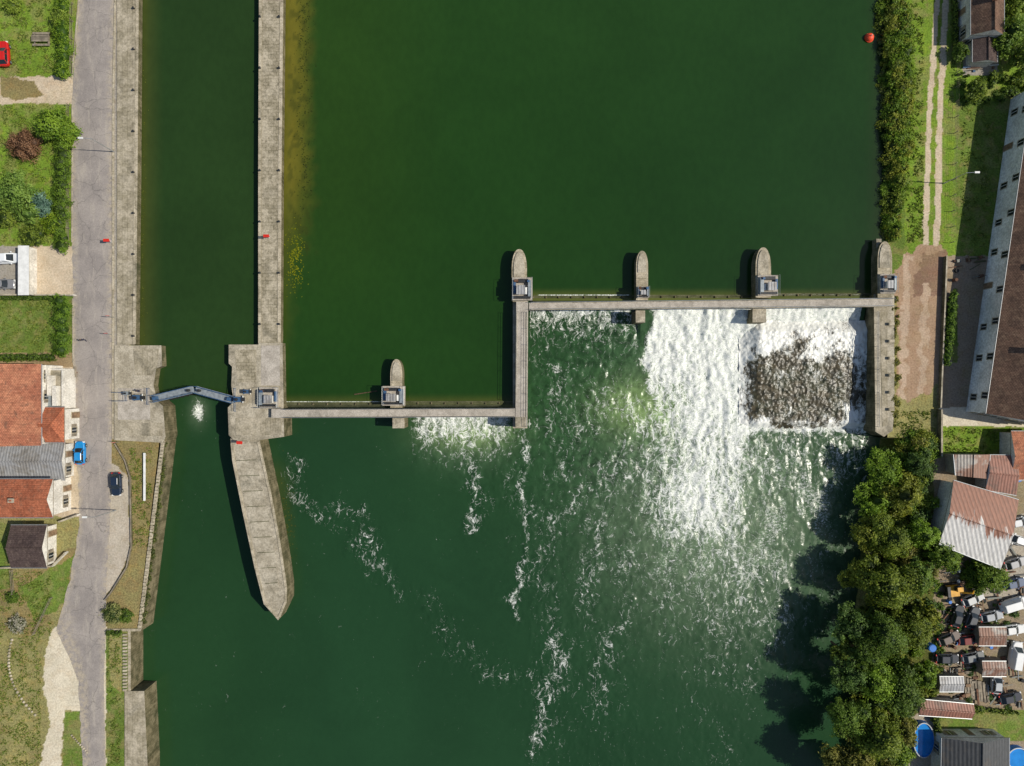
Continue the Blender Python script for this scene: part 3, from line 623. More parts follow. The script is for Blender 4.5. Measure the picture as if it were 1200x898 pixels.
# ------------------------------------------------------------ foliage
def leaf_mat():
    m=NT('leaves'); col=m.attr('Col',True); s=m.out(col,0.55,0.25)
    tr=m.n('ShaderNodeBsdfTranslucent',{'Color':m.mix(1.0,col,(1.3,1.35,0.6),'MULTIPLY')}); ms=m.n('ShaderNodeMixShader',{0:0.28,1:m.b.outputs[0],2:tr.outputs[0]})
    m.t.links.new(ms.outputs[0],m.t.nodes['Material Output'].inputs[0]); return s
LM=leaf_mat()
def leaves(blobs,n,size,cA,cB,flat=0.6):
    B=np.array(blobs,float); w=(B[:,3]*B[:,4])**1.0; w/=w.sum()
    K=26; sub=[]; subc=[]
    for bi,bb in enumerate(B):
        dd=rng.normal(size=(K,3)); dd[:,2]=np.abs(dd[:,2])*0.9-0.25; dd/=np.linalg.norm(dd,axis=1)[:,None]
        r=rng.uniform(0.62,1.12,(K,1)); sub.append(bb[:3]+dd*bb[3:6]*r); subc.append(rng.random(K))
    sub=np.concatenate(sub);subc=np.concatenate(subc)
    bi=rng.choice(len(B),n,p=w); si=bi*K+rng.integers(0,K,n)
    P=sub[si]+rng.normal(size=(n,3))*B[bi][:,3:6]*0.17
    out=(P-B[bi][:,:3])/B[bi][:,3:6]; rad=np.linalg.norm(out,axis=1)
    N=out/np.maximum(rad,1e-3)[:,None]+rng.normal(size=(n,3))*flat; N[:,2]+=0.6; N/=np.linalg.norm(N,axis=1)[:,None]
    a=np.cross(N,rng.normal(size=(n,3))); a/=np.linalg.norm(a,axis=1)[:,None]; c=np.cross(N,a)
    s=(size*rng.uniform(0.6,1.4,n))[:,None]
    V=np.stack([P-a*s,P-c*s*0.6,P+a*s,P+c*s*0.6],1).reshape(-1,3)
    t=np.clip(0.6*subc[si]+0.4*rng.random(n),0,1)[:,None]
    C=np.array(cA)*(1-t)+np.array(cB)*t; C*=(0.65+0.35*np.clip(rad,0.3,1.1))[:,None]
    C=np.repeat(C,4,0); F=np.arange(4*n).reshape(n,4)
    return V,F,C
def plant(name,blobs,n,size,cA,cB,trunk=None,core=0.72,z0=0.0,flat=0.6):
    V,F,C=leaves(blobs,n,size,cA,cB,flat); V[:,2]=np.maximum(V[:,2],z0+0.03)
    b=MB()
    for bb in blobs:
        if core>0:
            seg,rings=9,6; vs=[];fs=[]
            for j in range(rings+1):
                ph=math.pi*j/rings
                for i in range(seg):
                    th=2*math.pi*i/seg; k=core*random.uniform(0.82,1.1)
                    vs.append((bb[0]+bb[3]*k*math.sin(ph)*math.cos(th),bb[1]+bb[4]*k*math.sin(ph)*math.sin(th),max(z0+0.02,bb[2]+bb[5]*k*math.cos(ph))))
            for j in range(rings):
                for i in range(seg): fs.append([j*seg+i,(j+1)*seg+i,(j+1)*seg+(i+1)%seg,j*seg+(i+1)%seg])
            b.add(vs,fs,LM)
    if trunk:
        x,y,zb,r=trunk; cz=max(bb[2] for bb in blobs)
        b.cyl((x,y,zb),(x+0.1,y,cz*0.6),r,r*0.6,8,M['bark'])
        for bb in blobs[:5]: b.cyl((x+0.1,y,cz*0.45),(bb[0],bb[1],bb[2]),r*0.45,r*0.15,6,M['bark'])
    nb=len(b.v); bv=np.array(b.v) if nb else np.zeros((0,3))
    fq=[];fmi=[]
    for f,mi in zip(b.f,b.m):
        if len(f)==4: fq.append(f); fmi.append(mi)
    mats=b.mats if b.mats else [LM]
    li=mats.index(LM) if LM in mats else (mats.append(LM) or len(mats)-1)
    F=F+nb; allF=np.concatenate([np.array(fq,int).reshape(-1,4),F]); fmm=np.concatenate([np.array(fmi,int),np.full(len(F),li)])
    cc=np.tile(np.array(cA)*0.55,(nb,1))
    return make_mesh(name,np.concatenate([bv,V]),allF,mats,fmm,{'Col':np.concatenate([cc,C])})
T_D=lin(64,86,28);T_L=lin(142,158,58);T_M=lin(104,128,44);B_L=lin(148,162,62)
PAL=[(lin(62,84,26),lin(146,160,56)),(lin(54,80,28),lin(118,142,52)),(lin(78,92,28),lin(164,168,62)),(lin(50,74,32),lin(104,130,60)),(lin(82,88,34),lin(150,146,70)),(lin(66,92,24),lin(136,164,50))]
def tree(name,px,py,rpx,h,cA=T_D,cB=T_L,n=None,zb=0.0,leaf=0.17,k=9):
    x,y,_=W(px,py,h*0.7); r=rpx*SC*(H-h*0.7)/H
    bl=[(x+random.uniform(-.15,.15)*r,y+random.uniform(-.15,.15)*r,h-r*0.75,r*0.55,r*0.55,r*0.75)]
    for i in range(k):
        a=2*math.pi*(i+random.random()*0.9)/k; rr=r*random.uniform(0.35,0.82); q=r*random.uniform(0.2,0.48)
        bl.append((x+math.cos(a)*rr,y+math.sin(a)*rr,h-r*random.uniform(0.7,1.35),q,q*random.uniform(0.75,1.25),q*0.95))
    n=n or int(850*r*r**0.5/ (leaf/0.17)+600)
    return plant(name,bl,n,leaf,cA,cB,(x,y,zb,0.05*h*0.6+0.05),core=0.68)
mass=[(1046,550,24,3.6),(1080,544,18,4.2),(1030,588,20,3.0),(1066,586,26,5.0),(1022,628,20,3.2),(1052,634,30,6),(1084,630,18,5),(1016,682,22,4.6),(1046,688,33,8),(1080,680,20,6.5),
 (1006,738,24,6),(1036,748,33,9),(1074,738,24,7),(998,792,24,7),(1030,800,26,8.5),(1060,812,28,8.5),(1082,790,16,6),(996,846,26,7.5),(1034,868,32,9.5),(1000,905,26,8),(1060,856,14,6),(1040,940,30,9),(990,765,14,5),(1090,720,12,5),(1016,770,16,7.5)]
for i,(x,y,r,h) in enumerate(mass):
    k=random.uniform(0.8,1.2); a_,b_=random.choice(PAL); cA=tuple(c*k for c in a_); cB=tuple(c*k for c in b_)
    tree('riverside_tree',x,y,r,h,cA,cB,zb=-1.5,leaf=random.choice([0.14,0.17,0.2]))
for (x,y,r,h,a,c) in [(58,146,25,5.5,lin(64,98,26),lin(140,166,52)),(8,228,31,6,lin(84,116,44),lin(146,170,80)),(1166,680,27,5.5,lin(58,86,26),lin(128,150,50)),(1112,652,20,5,lin(66,94,28),lin(132,154,52)),
    (1188,34,26,6,lin(64,94,28),lin(132,156,56)),(1207,62,20,6,T_D,T_L),(1194,4,18,5,T_M,T_L),(1148,104,12,3.5,T_D,T_L),(1128,60,9,3,T_D,T_M)]:
    tree('garden_tree',x,y,r,h,a,c)
def shrub(name,px,py,rpx,h,a,c,n=1500,leaf=0.12,z0=0.0):
    x,y,_=W(px,py,h*0.5); r=rpx*SC
    bl=[(x,y,h*0.45,r*0.7,r*0.7,h*0.55)]+[(x+math.cos(t)*r*0.5,y+math.sin(t)*r*0.5,h*0.4,r*0.45,r*0.45,h*0.45) for t in (0.3,1.7,2.9,4.1,5.4)]
    return plant(name,bl,n,leaf,a,c,z0=z0)
shrub('purple_leaf_shrub',28,170,21,2.6,lin(104,74,52),lin(160,122,92),3500)
shrub('blue_spruce_shrub',47,240,16,2.2,lin(74,108,92),lin(140,170,150),2500)
shrub('garden_shrub',38,276,16,2.0,T_D,T_L,2200); shrub('garden_shrub',62,262,14,2.0,lin(76,106,24),lin(154,174,46),1800); shrub('garden_shrub',5,255,14,2,T_D,T_L); shrub('garden_shrub',70,20,13,2.4,T_M,T_L); shrub('garden_shrub',14,6,12,1.6,T_M,B_L)
shrub('garden_shrub',132,720,14,1.6,lin(70,90,36),lin(160,160,100),1800); shrub('garden_shrub',147,722,9,1.2,T_D,T_M); shrub('flowering_shrub',20,732,12,1.2,lin(94,100,60),lin(206,198,186),1300); shrub('garden_shrub',14,700,8,1,T_D,T_M)
def hedge(name,pts,wpx,h,a,c,dens=260,leaf=0.11,ztop=True,irr=0.15,z0=0.0):
    bl=[]
    for (x1,y1),(x2,y2) in zip(pts[:-1],pts[1:]):
        L=math.hypot(x2-x1,y2-y1); n=max(1,int(L/(wpx*0.55)))
        for i in range(n+1):
            t=i/n; p=W(x1+(x2-x1)*t+random.uniform(-irr,irr)*wpx,y1+(y2-y1)*t,h*0.6); r=wpx*SC*0.5*random.uniform(1-irr,1+irr)
            bl.append((p[0],p[1],h*0.5+z0,r,r,h*0.5*random.uniform(1-irr,1+irr)))
    tot=sum(b_[3]*b_[4] for b_ in bl)*3.14
    return plant(name,bl,int(tot*dens*0.6)+300,leaf,a,c,z0=z0,core=0.85)
def scrub(name,xa,xb,y0,y1,n,rmin,rmax,hmin,hmax,pal,dens=150,z0f=lambda x,y:0.0,leaf=0.13):
    bl=[]
    for i in range(n):
        py=random.uniform(y0,y1); px=random.uniform(xa(py),xb(py)); r=random.uniform(rmin,rmax)*SC; h=random.uniform(hmin,hmax); z=z0f(px,py); p=W(px,py,z+h*0.5)
        bl.append((p[0],p[1],z+h*0.4,r,r*random.uniform(0.7,1.3),h*0.6))
    tot=sum(b_[3]*b_[4] for b_ in bl)*3.14
    return plant(name,bl,int(tot*dens)+200,leaf,pal[0],pal[1],z0=-5,core=0.7)
hedge('garden_hedge',[(73,-20),(73,84)],17,1.9,lin(70,104,24),lin(142,168,50)); hedge('garden_hedge',[(71,172),(71,288)],16,1.9,T_D,lin(122,152,46)); hedge('garden_hedge',[(72,352),(72,410)],18,1.8,lin(64,94,26),lin(126,156,50))
hedge('garden_hedge',[(-30,419),(60,419)],8,1.4,T_D,T_M); hedge('garden_hedge',[(1117,345),(1110,425)],9,1.6,lin(60,90,24),lin(124,154,50)); hedge('garden_hedge',[(1165,88),(1215,100)],9,1.6,lin(70,100,28),B_L)
hedge('garden_hedge',[(1098,840),(1098,862)],8,1.5,T_D,T_L); hedge('garden_hedge',[(1120,2),(1120,60)],5,1.0,T_D,T_L); hedge('garden_hedge',[(-30,349),(60,349)],5,1.2,T_D,T_M)
eL=lambda y:np.interp(y,[-60,0,120,250,285],[1028,1030,1034,1037,1036]); eR=lambda y:np.interp(y,[-60,0,120,200,250,285],[1062,1063,1066,1062,1054,1050])
zb_=lambda x,y:-2.0*max(0,1-(x-eL(y))/20.0)
for i,(pi,n_) in enumerate([(2,70),(0,60),(5,60),(5,40)]):
    scrub('riverbank_vegetation',eL,eR,-40,278,n_,3.5,9,0.5,1.6,PAL[pi],170,zb_)
scrub('riverbank_vegetation',eL,lambda y:eL(y)+4,-40,278,60,2,4,0.3,0.6,(lin(84,98,44),lin(150,154,90)),170,lambda x,y:-1.4)
re2=lambda y:np.interp(y,[516,560,640,760,898],[1034,1026,1014,1002,1000]); zs_=lambda x,y:-3.6*max(0,1-(x-re2(y))/48.0)
for pi in (0,2,3,4,5): scrub('riverbank_undergrowth',re2,lambda y:1094 if y<825 else 1066,512,905,60,4,11,0.8,2.4,PAL[pi],120,zs_,0.15)
hedge('riverbank_vegetation',[(192,520),(170,700),(166,730)],5,0.5,lin(80,90,40),lin(124,130,66),120,0.09,irr=0.5,z0=-0.4)
hedge('garden_hedge',[(127,742),(140,742)],6,0.8,T_D,T_M); 
scrub('roadside_weeds',lambda y:1046,lambda y:1054,350,505,30,1.5,4,0.2,0.5,PAL[4],170)
scrub('garden_undergrowth',lambda y:1124,lambda y:1205,86,118,26,2,6,0.4,1.4,PAL[1],150)
# water weeds
def weeds(name,cx,cy,sx,sy,n,z,a,c,size=0.12):
    px=rng.normal(cx,sx,n);py=rng.normal(cy,sy,n); k=SC*(H-z)/H
    ok=fbm(px/3,py/5,3)>0.48; px=px[ok];py=py[ok];n=len(px)
    P=np.stack([(px-600)*k,(449-py)*k,z+0.02+rng.random(n)*0.04],1); an=rng.random(n)*6.28; s=size*rng.uniform(0.5,1.5,n)
    A=np.stack([np.cos(an)*s,np.sin(an)*s,rng.normal(0,0.01,n)],1);Bb=np.stack([-np.sin(an)*s*0.6,np.cos(an)*s*0.6,rng.normal(0,0.01,n)],1)
    V=np.stack([P-A,P-Bb,P+A,P+Bb],1).reshape(-1,3); t=rng.random((n,1)); C=np.repeat(np.array(a)*(1-t)+np.array(c)*t,4,0)
    make_mesh(name,V,np.arange(4*n).reshape(n,4),[LM],attrs={'Col':C})
weeds('floating_water_weed',346,305,5,18,700,UP,lin(80,96,14),lin(150,150,20)); weeds('floating_water_weed',357,180,5,50,500,UP,lin(34,48,14),lin(60,70,20),0.1)
weeds('floating_water_weed',356,40,5,40,500,UP,lin(34,48,14),lin(60,70,20),0.1); weeds('floating_water_weed',333,620,6,30,500,DN,lin(60,66,24),lin(96,100,40)); weeds('floating_water_weed',166,200,2.5,110,700,UP,lin(70,80,24),lin(104,110,40),0.1)
def tufts(name,poly_rects,n,a,c,h=0.22):
    Vs=[];Cs=[]
    for (x0,y0,x1,y1,w) in poly_rects:
        k=int(n*w); px=rng.uniform(x0,x1,k);py=rng.uniform(y0,y1,k); ok=fbm(px/6,py/6,3)>0.5; px=px[ok];py=py[ok];k=len(px)
        P=np.stack([(px-600)*SC,(449-py)*SC,np.zeros(k)],1); an=rng.random(k)*6.28; s=rng.uniform(0.06,0.16,k)
        A=np.stack([np.cos(an)*s,np.sin(an)*s,0*s],1); U=np.stack([rng.normal(0,0.15,k),rng.normal(0,0.15,k),rng.uniform(0.5,1.2,k)*h],1)
        Vs.append(np.stack([P-A,P+A,P+A*0.3+U,P-A*0.3+U],1).reshape(-1,3)); t=rng.random((k,1)); Cs.append(np.repeat(np.array(a)*(1-t)+np.array(c)*t,4,0))
    V=np.concatenate(Vs);C=np.concatenate(Cs); make_mesh(name,V,np.arange(len(V)).reshape(-1,4),[LM],attrs={'Col':C})
tufts('grass_tufts',[(0,0,62,86,.14),(0,124,62,286,.25),(0,350,60,412,.1),(0,670,60,745,.1),(0,745,48,898,.15),(153,525,178,640,.08),(126,745,141,898,.06),(1062,0,1082,285,.16),(1114,0,1124,118,.03),(1104,502,1186,532,.06),(1048,482,1098,520,.05),(1126,120,1160,290,.08)],26000,lin(76,102,32),lin(140,148,70))

# ------------------------------------------------------------ buildings
def house(name,q,ze,rise,roofmat,wallmat,ridge=0,hip=0.0,over=0.35,wins=(),chim=(),z0=-0.2,zq=None,shut=True,doors=True):
    zq=ze if zq is None else zq
    P=[Vector(W2(x,y,zq)) for x,y in q]
    if area([tuple(p) for p in P])<0: P=[P[0],P[3],P[2],P[1]]; ridge=1-ridge
    if ridge: P=P[1:]+P[:1]
    cx=sum(p.x for p in P)/4; cy=sum(p.y for p in P)/4; e=empty(name,(cx,cy,0))
    u=(P[1]-P[0]).normalized(); v=(P[3]-P[0]).normalized()
    b=MB(); b.prism([tuple(p) for p in P],z0,ze,wallmat); b.build('walls',e)
    oe=over if hip>0 else 0.18
    E=[P[0]-u*oe-v*over,P[1]+u*oe-v*over,P[2]+u*oe+v*over,P[3]-u*oe+v*over]
    L=(P[1]-P[0]).length; r0=(E[0]+E[3])/2+u*hip*L; r1=(E[1]+E[2])/2-u*hip*L
    zt=ze+rise; b=MB(); zz=ze+0.03
    vs=[(p.x,p.y,zz) for p in E]+[(r0.x,r0.y,zt),(r1.x,r1.y,zt)]+[(p.x,p.y,zz-0.16) for p in E]
    b.add(vs,[[0,1,5,4],[2,3,4,5]],roofmat); b.add(vs,[[3,0,4],[1,2,5]],roofmat if hip>0 else wallmat)
    b.add(vs,[[6,7,1,0],[7,8,2,1],[8,9,3,2],[9,6,0,3],[9,8,7,6]],M['woodg'])
    b.cyl((r0.x,r0.y,zt+0.02),(r1.x,r1.y,zt+0.02),0.12,n=6,mat=roofmat)
    if hip>0:
        for k,r in((0,r0),(3,r0),(1,r1),(2,r1)): b.cyl((E[k].x,E[k].y,zz+0.03),(r.x,r.y,zt+0.03),0.1,n=6,mat=roofmat)
    b.cyl((E[0].x-v.x*0.06,E[0].y-v.y*0.06,zz-0.05),(E[1].x-v.x*0.06,E[1].y-v.y*0.06,zz-0.05),0.08,n=6,mat=M['rail']); b.cyl((E[2].x+v.x*0.06,E[2].y+v.y*0.06,zz-0.05),(E[3].x+v.x*0.06,E[3].y+v.y*0.06,zz-0.05),0.08,n=6,mat=M['rail'])
    b.build('roof',e)
    if wins:
        b=MB()
        for side,cnt,rows in wins:
            A,B2=P[side],P[(side+1)%4]; d=(B2-A).normalized(); nn=Vector((d.y,-d.x)); ang=math.atan2(d.y,d.x); LL=(B2-A).length
            for r in range(rows):
                zb=0.9+r*2.7
                if zb+1.3>ze: break
                for i in range(cnt):
                    c=A+d*LL*(i+0.5+random.uniform(-.12,.12))/cnt; door=doors and (r==0 and i%4==1)
                    w=1.0; z1=zb+1.3; zs=0.0 if door else zb
                    b.box(*(c+nn*0.03),zs,w+0.16,0.1,z1+0.1,M['cap'],ang); b.box(*(c+nn*0.07),zs+0.06,w-0.06,0.08,z1,M['wood'] if door else M['glass'],ang)
                    if not door:
                        b.box(*(c+nn*0.1),zb,0.06,0.08,z1,M['white'],ang); b.box(*(c+nn*0.08),zb-0.1,w+0.2,0.16,zb,M['cap'],ang)
                        if shut:
                            for s in(-1,1): b.box(*(c+nn*0.05+d*s*0.82),zb,0.5,0.09,z1,M['woodg'],ang)
        b.build('windows',e)
    for (s,t) in chim:
        b=MB(); p=P[0]+u*L*s+v*(P[3]-P[0]).length*t; zc=ze+rise*(1-abs(t-0.5)*2); ang=math.atan2(u.y,u.x)
        b.box(p.x,p.y,zc-0.4,0.9,0.6,zt+0.7,M['terra2'],ang); b.box(p.x,p.y,zt+0.7,1.0,0.7,zt+0.8,M['conc'],ang); b.cyl((p.x,p.y,zt+0.8),(p.x,p.y,zt+1.1),0.14,n=8,mat=M['terra']); b.build('chimney',e)
    return e
house('terracotta_roof_house',rect(-60,428,46,521),6,2.2,M['terra2'],M['plaster'],ridge=1,wins=[(i,4,2) for i in range(4)],chim=[(0.12,0.3),(0.5,0.45)])
house('house_wing',rect(46,480,73,516),4.6,1.6,M['terra'],M['plaster'],ridge=0,hip=0.35,wins=[(1,2,1),(2,2,1)])
b=MB(); b.prism(PX(rect(50,432,74,479),3.4),-0.1,3.4,M['plaster'],M['conc']); 
for (a,c,d,f) in((50,432,74,434),(50,476.5,74,478.5),(72,434.2,74,476.3)): b.prism(PX(rect(a,c,d,f),3.9),3.38,3.9,M['plaster'])
for i in range(3): b.box(*W2(56+i*6,440+i*12,3.6),0.7,0.7,3.4,4.6,M['plaster'])
b.box(*W2(58,466,3.6),1.4,2.0,3.41,3.9,M['steel']); b.build('terrace_extension',bevel=0.03)
house('grey_roof_garage',rect(-60,521,75,560),2.7,0.9,M['greymetal'],M['plaster'],ridge=0,wins=[(1,2,1)])
house('terracotta_roof_house',rect(-60,564,61,604),5,1.6,M['terra'],M['plaster'],ridge=0,wins=[(1,2,1),(0,5,1)],chim=[(0.7,0.5)])
house('dark_roof_outbuilding',rect(14,618,54,663),2.7,1.3,M['darkroof'],M['plaster'],ridge=0,wins=[(1,2,1)])
house('long_white_house',[(1213,100),(1290,112),(1232,500),(1158,484)],5.6,3.2,M['brownroof'],M['plaster_b'],ridge=1,wins=[(i,9,2) for i in range(4)],chim=[(0.2,0.4),(0.55,0.4),(0.8,0.4)],shut=False)
house('riverside_house',rect(1140,-30,1174,40),4.0,1.8,M['brownroof'],M['plaster'],ridge=1,wins=[(i,3,1) for i in range(4)],chim=[(0.5,0.5)])
house('garden_shed',rect(1142,44,1166,72),2.3,0.9,M['darkroof'],M['plaster'],ridge=1,wins=[(3,1,1)])
house('red_roof_shed',[(1160,536),(1190,536),(1190,578),(1156,572)],3.0,0.7,M['redsheet'],M['plaster'],ridge=0)
house('workshop_building',[(1118,566),(1192,588),(1172,664),(1102,636)],3.6,0.9,M['workroof'],M['plaster'],ridge=0)
house('lean_to_shed',[(1120,534),(1158,534),(1154,560),(1122,556)],3.2,0.5,M['rustsheet'],M['conc'],ridge=1)
house('dark_roof_bungalow',[(1106,866),(1180,866),(1180,960),(1104,960)],3.4,1.8,M['blackroof'],M['plaster'],ridge=1,hip=0.0,wins=[(i,3,1) for i in range(4)],chim=[(0.8,0.4)])
house('tile_roof_shed',[(1078,822),(1140,828),(1138,840),(1078,836)],2.6,0.5,M['redsheet'],M['plaster'],ridge=0)
house('tile_roof_house',rect(1186,508,1230,560),3.0,1.0,M['terra2'],M['plaster'],ridge=0)
def fence(name,pts,h=1.2,mat=None,w=0.08,posts=2.5,z=0.0):
    b=MB(); mat=mat or M['woodg']; P=[Vector(W(x,y,z)) for x,y in pts]
    for a,c in zip(P[:-1],P[1:]):
        n=max(1,int((c-a).length/posts)); ang=math.atan2((c-a).y,(c-a).x)
        for i in range(n+1): q_=a.lerp(c,i/n); b.box(q_.x,q_.y,z-0.1,0.1,0.1,z+h+0.05,mat,ang)
        for hh in(0.35,0.65,0.95): 
            mdl=(a+c)/2; b.box(mdl.x,mdl.y,z+h*hh-w*0.6,(c-a).length,w*0.5,z+h*hh,mat,ang)
    return b.build(name)
fence('wire_fence',[(1123,0),(1119,120),(1113,285)],1.2,M['woodg'],0.025); fence('wooden_fence',[(86,5),(86,88)],1.1); fence('wooden_fence',[(82,124),(82,286)],1.1); 
b=MB(); strip_mb(b,[(134,520),(146,540),(152,560),(153.5,640),(148,665),(130,694),(122,704)],0.22,-0.1,0.45,M['mason'],M['woodg']); b.build('low_curved_wall')
b=MB(); strip_mb(b,[(1104,480),(1104,535)],0.3,-0.1,1.2,M['mason'],M['conc']); strip_mb(b,[(1110,300),(1103,478)],0.25,-0.1,0.9,M['mason'],M['conc']); b.build('garden_wall')
b=MB(); strip_mb(b,[(40,345.5),(85,345.5)],0.25,-0.1,1.1,M['plaster'],M['cap']); strip_mb(b,[(-60,345.5),(22,345.5)],0.25,-0.1,1.1,M['plaster'],M['cap']); b.build('garden_wall')
b=MB(); b.prism(PX(rect(22,289,33,345),2.2),-0.1,2.2,M['plaster'],M['plaster']); b.prism(PX(rect(21,288,34,346),2.32),2.21,2.32,M['cap'],M['white']); b.build('white_carport',bevel=0.03)
b=MB(); strip_mb(b,[(0,666),(60,664),(76,648)],0.25,-0.1,0.9,M['plaster'],M['cap']); strip_mb(b,[(68,612),(90,604)],0.25,-0.1,1.0,M['plaster'],M['cap']); b.build('garden_wall')
fence('wooden_fence',[(16,668),(18,695)],1.0); fence('wooden_fence',[(42,742),(62,700)],1.0)
b=MB()
for i in range(24):
    t=i/23; x=14-10*math.sin(t*2.4)+t*34*t; y=750+t*88; p=W(x,y,0.1); b.ball((p[0],p[1],0.12),0.22+random.uniform(-.05,.06),M['cap'],8,5,0.8)
b.build('border_stones')
b=MB()
for i in range(10): p=W(84+ i*2.0,862+i*2.2,0.1); b.ball((p[0],p[1],0.1),0.18,M['cap'],8,5,0.8)
b.build('border_stones')
b=MB(); p=W(169.5,531,0.6);q_=W(168.5,587,0.6); b.box((p[0]+q_[0])/2,(p[1]+q_[1])/2,0.45,0.35,abs(p[1]-q_[1]),0.6,M['white'])
for t in(0.05,0.35,0.65,0.95): b.box(p[0]+(q_[0]-p[0])*t,p[1]+(q_[1]-p[1])*t,-0.1,0.2,0.2,0.45,M['conc'])
b.build('long_bench')

# ------------------------------------------------------------ street furniture
def lamp(px,py,h=6.5,arm=-1):
    x,y,_=W(px,py,0); b=MB(Matrix.Translation((x,y,0)))
    b.cyl((0,0,0),(0,0,0.8),0.13,0.1,8,M['rail']); b.cyl((0,0,0.8),(0,0,h),0.09,0.06,8,M['rail']); b.cyl((0,0,h),(arm*1.3,0,h+0.25),0.05,n=6,mat=M['rail']); b.box(arm*1.6,0,h+0.18,0.8,0.3,h+0.34,M['white']); b.box(arm*1.6,0,h+0.14,0.6,0.22,h+0.18,M['glass'])
    b.build('street_lamp')
lamp(133.5,178); lamp(136,598,6.0); lamp(1106,215,6.0,1); lamp(134.5,-60)
def lifebuoy(px,py,z):
    x,y,_=W(px,py,z); b=MB(Matrix.Translation((x,y,z))); b.cyl((0,0,0),(0,0,1.5),0.05,n=6,mat=M['white']); b.box(0,0.06,0.75,0.9,0.05,1.65,M['white'])
    n=14
    for i in range(n):
        a=2*math.pi*i/n;c=2*math.pi*(i+1)/n; b.cyl((0.32*math.cos(a),0,1.2+0.32*math.sin(a)),(0.32*math.cos(c),0,1.2+0.32*math.sin(c)),0.09,n=6,mat=M['red'] if i%4<3 else M['white'])
    b.box(0,0,1.66,1.0,0.5,1.72,M['red']); b.build('lifebuoy_stand')
lifebuoy(131,284,0.1); lifebuoy(316,279,0.25); lifebuoy(285,518,0.2)
def sign(px,py,h=2.2,mat=None,z=0.1):
    x,y,_=W(px,py,z); b=MB(Matrix.Translation((x,y,z))); b.cyl((0,0,0),(0,0,h),0.04,n=6,mat=M['rail']); b.cyl((0,0.03,h-0.3),(0,0.07,h-0.3),0.35,n=16,mat=mat or M['red']); b.cyl((0,0.07,h-0.3),(0,0.075,h-0.3),0.25,n=16,mat=M['white']); b.build('traffic_sign')
sign(131,392); sign(134,372,2.4); sign(140,518)
b=MB()
for yy in range(10,400,48):
    x,y,_=W(157,yy,0.26); b.cyl((x,y,0.2),(x,y,0.55),0.16,0.12,10,M['darkm']); b.ball((x,y,0.6),0.2,M['darkm'],10,6,0.6)
b.build('mooring_bollards')
b=MB()
for yy in range(20,400,60):
    for xx in(305,327.5): x,y,_=W(xx,yy,0.28); b.cyl((x,y,0.25),(x,y,0.55),0.16,0.12,10,M['darkm']); b.ball((x,y,0.6),0.2,M['darkm'],10,6,0.6)
b.build('mooring_bollards')
def buoy(px,py,z,mat):
    x,y,_=W(px,py,z); b=MB(Matrix.Translation((x,y,z))); b.ball((0,0,0.25),0.75,mat,16,10,0.9); b.cyl((0,0,0.8),(0,0,1.3),0.1,0.06,8,M['white']); b.cyl((0,0,0.1),(0,0,0.2),0.82,n=16,mat=mat); b.build('mooring_buoy',smooth=False)
buoy(1018,45,UP,M['orange'])
b=MB(); x,y,_=W(432,461,UP); b.cyl((x-2.5,y-0.2,UP+0.05),(x+1.5,y+0.4,UP+0.1),0.12,0.07,6,M['bark']); b.build('driftwood_log')

